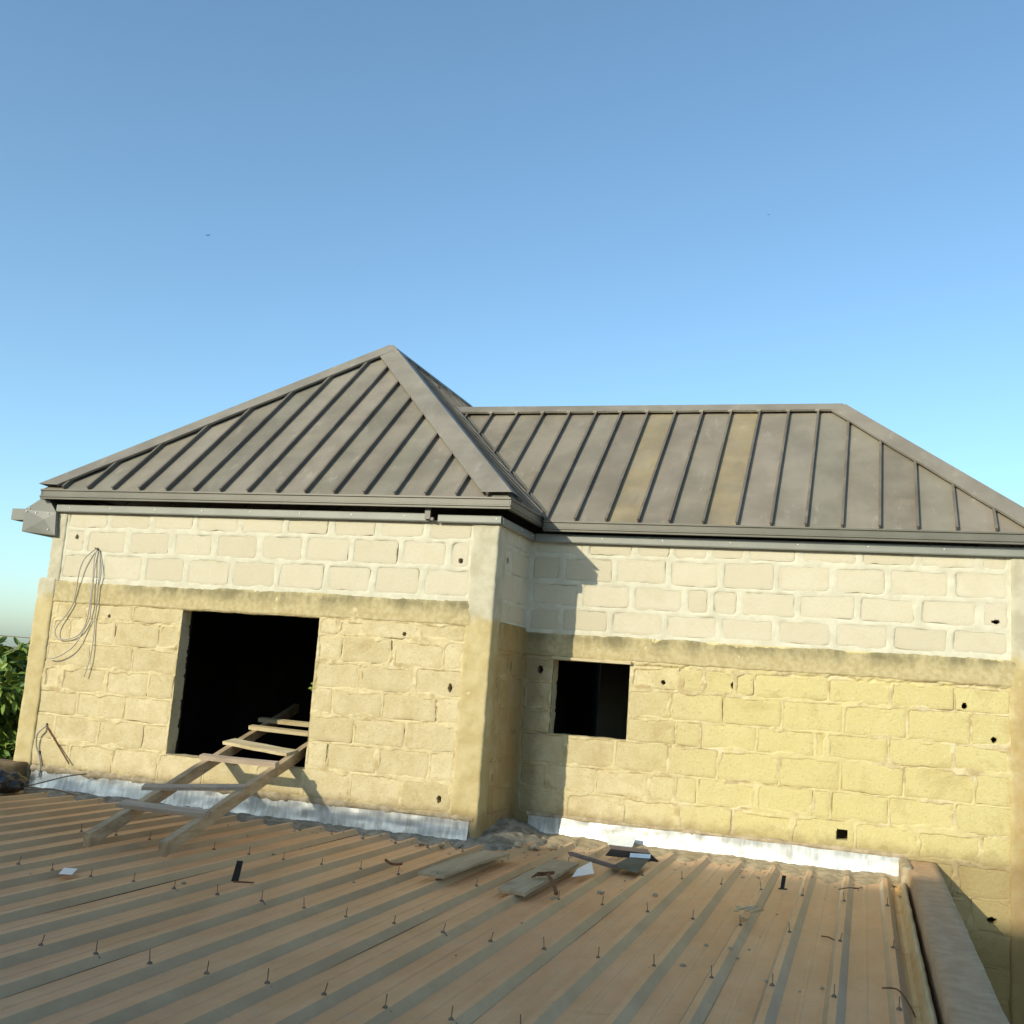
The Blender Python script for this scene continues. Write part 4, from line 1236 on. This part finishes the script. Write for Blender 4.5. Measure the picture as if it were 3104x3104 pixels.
# hammer
hm = empty('hammer', (1.03, -1.48, -0.125), 'small rusty hammer lying across the edge of the right plank', 'hammer')
mm = MB(); mm.tube(spline([(1.02, -1.40, -0.095), (1.10, -1.56, -0.115), (1.17, -1.72, -0.150)], 4), 0.012, 7, 0.014); mm.build('handle', 'rust', hm)
mm = MB(); mm.beam((0.955, -1.43, -0.098), (1.05, -1.36, -0.088), (0.008, -0.011, 0.002), (0, 0, 0.014), 0.8); mm.beam((0.955, -1.43, -0.098), (0.925, -1.46, -0.118), (0.006, -0.009, 0), (0, 0, 0.010), 0.4)
mm.build('head', 'rust', hm)

def sheet(name, pts, th, mat, label, cat, grid=None):
    """thin folded sheet: polygon points in order, given thickness along its normal"""
    p = [Vector(q) for q in pts]
    nrm_ = (p[1] - p[0]).cross(p[2] - p[0]).normalized() * th
    n = len(p)
    vs = p + [q + nrm_ for q in p]
    fs = [tuple(range(n))[::-1], tuple(range(n, 2 * n))] + [(i, (i + 1) % n, n + (i + 1) % n, n + i) for i in range(n)]
    return mesh(name, vs, fs, mat, label=label, cat=cat)
# white offcut leaning by the flashing
sheet('metal_offcut', [(0.90, 0.86, -0.085), (1.17, 0.84, -0.075), (1.16, 0.74, -0.150), (1.03, 0.62, -0.190), (0.95, 0.72, -0.150)], 0.002, 'white', 'pale white sheet-metal offcut propped against the sunlit flashing', 'offcut')
# black folded channel
ch = empty('metal_channel', (1.36, 0.35, -0.17), 'black folded metal channel lying below the sunlit flashing', 'metal scrap')
for nm, pp in (('top_fold', [(1.045, 0.33, -0.098), (1.365, 0.33, -0.098), (1.415, 0.20, -0.112), (1.09, 0.20, -0.112)]),
               ('front_web', [(1.09, 0.20, -0.112), (1.415, 0.20, -0.112), (1.50, 0.165, -0.163), (1.055, 0.165, -0.163)])):
    p = [Vector(q) for q in pp]; nn = (p[1] - p[0]).cross(p[2] - p[0]).normalized() * 0.003
    mesh(nm, p + [q + nn for q in p], [(3, 2, 1, 0), (4, 5, 6, 7), (0, 1, 5, 4), (1, 2, 6, 5), (2, 3, 7, 6), (3, 0, 4, 7)], 'black' if nm == 'front_web' else 'strip', ch)
gs = empty('metal_plate', (1.36, -0.25, -0.16), 'dark grey bent metal plate in front of the black channel', 'metal scrap')
for nm, pp, mt in (('plate', [(1.24, -0.42, -0.148), (1.46, -0.56, -0.150), (1.445, 0.02, -0.125), (1.29, -0.02, -0.128)], 'grey'),
                   ('bent_edge', [(1.29, -0.015, -0.127), (1.445, 0.025, -0.124), (1.445, 0.045, -0.095), (1.29, 0.005, -0.098)], 'white')):
    p = [Vector(q) for q in pp]; nn = (p[1] - p[0]).cross(p[2] - p[0]).normalized() * 0.003
    mesh(nm, p + [q + nn for q in p], [(3, 2, 1, 0), (4, 5, 6, 7), (0, 1, 5, 4), (1, 2, 6, 5), (2, 3, 7, 6), (3, 0, 4, 7)], mt, gs)
mm = MB(); mm.beam((0.87, -0.26, -0.11), (1.29, -0.54, -0.125), (0.010, 0.022, 0), (0, 0, 0.006)); mm.beam((0.872, -0.28, -0.118), (1.285, -0.56, -0.133), (0.002, 0.003, 0), (0, 0, 0.010))
mm.build('metal_strip', 'strip', label='long thin grey metal strip pointing at the dark plate', cat='metal scrap')
sheet('metal_offcut', [(1.105, -1.08, -0.150), (1.21, -0.86, -0.142), (1.10, -0.50, -0.120), (1.085, -0.86, -0.128)], 0.002, 'white', 'small bluish-white triangular offcut lying right of the planks', 'offcut')
sheet('metal_offcut', [(-1.575, -3.00, -0.150), (-1.50, -2.97, -0.150), (-1.41, -3.13, -0.152), (-1.48, -3.16, -0.152)], 0.002, 'white', 'tiny white offcut on the ribs at the far left', 'offcut')
br = empty('bent_bracket', (-0.56, -2.66, -0.16), 'black bent metal bracket standing on the ribs left of the planks', 'bracket')
mm = MB(); mm.beam((-0.585, -2.68, -0.155), (-0.575, -2.66, -0.035), (0.020, 0.008, 0), (0.001, -0.003, 0), 0.85); mm.build('upright', 'black', br)
mm = MB(); mm.beam((-0.585, -2.68, -0.155), (-0.47, -2.66, -0.150), (0.0, 0.016, 0), (0, 0, 0.004), 0.7); mm.build('foot', 'rust', br)
mm = MB(); mm.tube(spline([(-0.15, -1.44, -0.135), (-0.10, -1.47, -0.148), (-0.05, -1.48, -0.148), (-0.01, -1.47, -0.140)], 4), 0.010, 6); mm.build('curled_strip', 'rust', label='short dark curled strip of metal left of the planks', cat='metal scrap')
ub = empty('dark_clip', (2.48, -0.41, -0.16), 'dark upright clip standing on a rib near the white flashing', 'clip')
mm = MB(); mm.beam((2.48, -0.40, -0.157), (2.488, -0.36, -0.07), (0.014, 0, 0), (0, 0.004, 0)); mm.build('blade', 'black', ub)
mm = MB(); mm.beam((2.455, -0.42, -0.155), (2.515, -0.41, -0.153), (0, 0.014, 0), (0, 0, 0.003)); mm.build('base', 'black', ub)
# twist of green-grey waste
mm = MB()
GRN = random.Random(5)
for k in range(7):
    a = Vector((2.33 + GRN.uniform(-.05, .05), -1.60 + GRN.uniform(-.12, .12), roof_z(2.33) + 0.010 + GRN.uniform(0, .02)))
    mm.beam(a, a + Vector((GRN.uniform(-.05, .06), GRN.uniform(-.1, .12), GRN.uniform(0, .03))), (0.012, 0.004, 0), (0, 0, 0.003))
mm.build('waste_scrap', 'gutter_edge', label='crumpled tan scrap lying in a pan near the right edge', cat='scrap')
# curls of wire by the right edge
for i, (pts, lab) in enumerate((([(2.86, -0.15, -0.15), (2.93, -0.22, -0.12), (3.0, -0.12, -0.13), (2.96, -0.02, -0.15)], 'curl of tie wire on the sheets near the parapet end'),
                                ([(2.80, -1.72, -0.185), (2.84, -1.80, -0.17), (2.88, -1.82, -0.18)], 'short bent wire on the sheets left of the rusty trough'),
                                ([(3.12, -2.92, -0.150), (3.19, -2.95, -0.140), (3.235, -3.06, -0.17), (3.26, -3.15, -0.20)], 'thin wire looped from a rib into the rusty trough'))):
    mm = MB(); mm.tube(spline(pts, 5), 0.004, 5); mm.build('wire_curl', 'rust', label=lab, cat='wire')
# black bag on the far left
bm = bmesh.new(); bmesh.ops.create_icosphere(bm, subdivisions=4, radius=1)
for v in bm.verts:
    p = v.co.copy()
    k = 1 + 0.30 * mnoise.noise(p * 2.3) + 0.16 * mnoise.noise(p * 6) + 0.06 * abs(mnoise.noise(p * 14))
    v.co = Vector((p.x * 0.17 * k, p.y * 0.16 * k, max(p.z, -0.75) * 0.10 * k))
vs = [(v.co.x - 4.42, v.co.y - 0.42, v.co.z - 0.095) for v in bm.verts]; bm.verts.index_update(); fs = [tuple(v.index for v in f.verts) for f in bm.faces]; bm.free()
mesh('plastic_bag', vs, fs, 'bag', smooth=True, label='crumpled black plastic bag beside the kerb at the far left', cat='bag')
for i, (pts, lab) in enumerate((([(-4.30, -0.38, -0.13), (-4.12, -0.25, -0.06), (-3.95, -0.16, 0.00), (-3.80, -0.10, 0.03)], 'dark thin rod leaning from the black bag to the left flashing'),
                                ([(-4.25, -0.40, -0.14), (-4.0, -0.32, -0.11), (-3.75, -0.30, -0.14)], 'dark thin twig lying beside the black bag'))):
    mm = MB(); mm.tube(spline(pts, 4), 0.006, 5); mm.build('thin_rod', 'hook', label=lab, cat='rod')

# ------------------------------------------------------------------ cables on the left wall
def cable(name, pts, r, mat, label, y=-0.035):
    P = [(x, y - 0.012 * math.sin(i * 1.1), z) for i, (x, z) in enumerate(pts)]
    P[0] = (P[0][0], -0.008, P[0][2])
    mm = MB(); mm.tube(spline(P, 6), r, 7)
    return mm.build(name, mat, label=label, cat='cable', smooth=True)
cable('cable', [(-4.09, 2.145), (-4.187, 2.043), (-4.238, 1.913), (-4.256, 1.748), (-4.283, 1.583), (-4.36, 1.45), (-4.41, 1.38), (-4.427, 1.31), (-4.389, 1.249), (-4.29, 1.247), (-4.184, 1.284), (-4.113, 1.362), (-4.077, 1.47), (-4.065, 1.623), (-4.079, 1.845), (-4.10, 2.031), (-4.087, 2.121)],
      0.0058, 'cable', 'grey cable hanging as a long loop on the left wall')
cable('cable', [(-4.08, 2.12), (-4.052, 1.958), (-4.05, 1.809), (-4.045, 1.513), (-4.06, 1.44), (-4.108, 1.328), (-4.17, 1.199), (-4.268, 1.113), (-4.385, 1.06), (-4.468, 1.052)], 0.0058, 'cable', 'grey cable curving to a loose end at the left column', -0.05)
cable('cable', [(-4.065, 2.12), (-4.008, 1.923), (-4.006, 1.811), (-4.001, 1.552), (-4.006, 1.425), (-3.992, 1.255), (-3.996, 1.062), (-4.026, 0.908)], 0.0055, 'cable', 'grey cable hanging straight down, rightmost of those on the left wall', -0.03)
cable('cable', [(-4.405, 0.42), (-4.43, 0.38), (-4.471, 0.329), (-4.474, 0.228), (-4.439, 0.142), (-4.399, 0.034), (-4.39, -0.06)], 0.0085, 'cable', 'short grey cable bowing out of the low hole by the left column')
mm = MB(); mm.tube([(-4.40, -0.01, 0.41), (-4.07, -0.035, 0.095)], 0.007, 6); mm.build('thin_rod', 'rust', label='thin brown rod slanting from the low hole to the left wall foot', cat='rod')
mm = MB(); mm.tube([(-4.082, 0.01, 2.125), (-4.082, -0.06, 2.135)], 0.006, 6); mm.build('nail', 'rust', label='rusty nail that carries the grey cables on the left wall', cat='nail')
# sprig growing in the window jamb
mm = MB()
for k in range(9):
    a = Vector((-1.625, 0.02 + RNG.uniform(-.02, .05), 0.98 + RNG.uniform(-.05, .05)))
    d = Vector((RNG.uniform(-.05, -.01), RNG.uniform(-.03, .02), RNG.uniform(-.03, .05)))
    s = d.cross(Vector((.3, 1, .2))).normalized() * 0.012
    mm.add([a, a + d * .5 + s, a + d, a + d * .5 - s], [(0, 1, 2, 3)])
o = mm.build('jamb_sprig', 'leaf', label='tiny green sprig growing from the right jamb of the large window', cat='plant')
at = o.data.attributes.new('tone', 'FLOAT', 'POINT'); at.data.foreach_set('value', [0.8] * len(o.data.vertices))

# ------------------------------------------------------------------ trees at the far left, weeds at the lower right
def leaf_cloud(n, fn, size, seed):
    r = random.Random(seed)
    vs, fs, tone = [], [], []
    for k in range(n):
        c, outw = fn(r)
        d = (outw + Vector((r.gauss(0, .5), r.gauss(0, .5), r.gauss(-0.35, .45)))).normalized()
        s = d.cross(Vector((r.gauss(0, 1), r.gauss(0, 1), r.gauss(0, 1)))).normalized()
        n_ = d.cross(s)
        L = size * r.uniform(.65, 1.3); W = L * r.uniform(.16, .24)
        k0 = len(vs)
        vs += [c, c + d * L * .35 + s * W + n_ * W * .3, c + d * L * .75 + s * W * .7 + n_ * W * .1 - Vector((0, 0, L * .06)), c + d * L - Vector((0, 0, L * .16)),
               c + d * L * .75 - s * W * .7 + n_ * W * .1 - Vector((0, 0, L * .06)), c + d * L * .35 - s * W + n_ * W * .3, c + d * L * .5 - n_ * W * .12]
        fs += [(k0, k0 + 1, k0 + 6), (k0 + 1, k0 + 2, k0 + 6), (k0 + 2, k0 + 3, k0 + 6), (k0 + 3, k0 + 4, k0 + 6), (k0 + 4, k0 + 5, k0 + 6), (k0 + 5, k0, k0 + 6)]
        tone += [r.random()] * 7
    return vs, fs, tone
def tree(loc, crown_c, rad, n, size, seed, label, r0=0.09):
    root = empty('tree', loc, label, 'tree', 'trees beyond the left corner')
    loc, cc = Vector(loc), Vector(crown_c)
    r = random.Random(seed)
    mm = MB()
    mm.tube(spline([loc, loc.lerp(cc, .35) + Vector((.06, .03, 0)), loc.lerp(cc, .7) + Vector((-.05, .02, 0)), cc], 4), r0, 8, r0 * .45)
    tips = []
    for k in range(16):
        a = loc.lerp(cc, r.uniform(.45, .95))
        e = cc + Vector((r.uniform(-1, 1) * rad[0], r.uniform(-1, 1) * rad[1], r.uniform(-.9, .9) * rad[2])) * .85
        mm.tube(spline([a, a.lerp(e, .5) + Vector((0, 0, .12)), e], 3), r0 * .35, 6, .008)
        tips.append(e)
    mm.build('trunk', 'bark', root, smooth=True)
    clumps = [cc + Vector((r.gauss(0, .5) * rad[0], r.gauss(0, .5) * rad[1], r.gauss(0, .5) * rad[2])) for _ in range(26)] + tips
    def fn(q):
        c = q.choice(clumps)
        d = Vector((q.gauss(0, 1), q.gauss(0, 1), q.gauss(0, 1))).normalized()
        return c + d * q.uniform(.05, .30), d
    vs, fs, tone = leaf_cloud(n, fn, size, seed + 1)
    mesh('crown', vs, fs, 'leaf', root, attrs={'tone': tone})
tree((-8.6, 3.4, GZ), (-8.40, 3.5, 0.20), (0.80, 0.7, 1.0), 6000, 0.20, 31, 'leafy green tree close behind the left corner of the house')
tree((-10.2, 5.0, GZ), (-9.9, 5.0, 0.25), (1.2, 0.9, 1.1), 5200, 0.2, 47, 'leafy green tree farther back at the left edge')
def weed(loc, h, seed, label):
    loc = Vector(loc)
    root = empty('weed', loc, label, 'plant', 'weeds beside the parapet')
    r = random.Random(seed)
    mm = MB(); tips = []
    for k in range(7):
        e = loc + Vector((r.uniform(-.25, .25), r.uniform(-.2, .2), h * r.uniform(.6, 1)))
        pts = spline([loc, loc.lerp(e, .5) + Vector((r.uniform(-.05, .05), 0, .05)), e], 4)
        mm.tube(pts, .012, 5, .004); tips += pts[4:]
    mm.build('stem', 'bark', root, smooth=True)
    vs, fs, tone = leaf_cloud(420, lambda q: (q.choice(tips) + Vector((q.gauss(0, .05), q.gauss(0, .05), q.gauss(0, .05))), Vector((q.gauss(0, 1), q.gauss(0, 1), .3))), .10, seed)
    mesh('foliage', vs, fs, 'leaf', root, attrs={'tone': tone})
weed((4.25, 0.55, GZ), 2.1, 3, 'weeds growing against the wall in the gap right of the parapet')

# ------------------------------------------------------------------ overhead wire and birds
mm = MB(); mm.tube([(-40 + 6 * k, 8.0 + k * .4, 1.27 - 0.035 * (k - 4.6) + 0.012 * (k - 6) ** 2) for k in range(9)], 0.009, 5)
mm.build('overhead_wire', 'hook', label='thin overhead wire crossing the sky at the far left', cat='wire')
def bird(direction, dist, label, span=0.5):
    c = Vector((3.016, -8.6836, 1.1643)) + Vector(direction) * dist
    vs = [(-.5, 0, .10), (-.22, -.06, .02), (0, -.09, -.03), (.22, -.06, .03), (.5, .02, .12), (.2, .10, .02), (0, .16, -.02), (-.2, .10, .01), (0, .02, .06), (0, .02, -.07), (0, .34, 0), (0, -.22, .01)]
    fs = [(0, 1, 8), (1, 2, 8), (2, 3, 8), (3, 4, 8), (4, 5, 8), (5, 6, 8), (6, 7, 8), (7, 0, 8), (0, 9, 1), (1, 9, 2), (2, 9, 3), (3, 9, 4), (4, 9, 5), (5, 9, 6), (6, 9, 7), (7, 9, 0), (6, 10, 8), (6, 9, 10), (2, 8, 11), (2, 11, 9)]
    mesh('bird', [Vector(v) * span * 2 + c for v in vs], fs, 'bird', label=label, cat='bird', group='birds in the sky', origin=c)
bird((-0.548, 0.755, 0.360), 110, 'tiny dark bird in the sky above the left roof peak, to its left', 0.3)
bird((-0.089, 0.905, 0.415), 150, 'tiny dark bird in the sky above the long ridge on the right', 0.25)

# ------------------------------------------------------------------ unseen building added behind the viewer to cast shade over the low roof
NY = -14.0
NZ = 0.0 + (-NY) * math.tan(SUN_EL) / math.cos(SUN_AZ)
nb = empty('shade_building', (-7.5, -17.5, GZ), 'unseen tall plain building added behind the viewer to shade the low roof', 'building')
m = MB(); m.box(-17.0, 2.6, -21.0, NY - 0.02, GZ, NZ - 0.45); m.build('wall', 'render', nb)
m = MB(); m.box(-17.1, 2.7, -21.1, NY, NZ - 0.45, NZ); m.build('parapet_band', 'render', nb)
for zf in (-1.6, 1.7):
    for k in range(5):
        x = -15 + 3.7 * k
        m = MB(); m.box(x, x + 1.4, NY - 0.05, NY + 0.04, zf, zf + 1.3); f = m.build('window', 'render', nb)
        m = MB(); m.box(x + .08, x + 1.32, NY + 0.03, NY + 0.05, zf + .08, zf + 1.22); m.build('pane', 'glass', f)
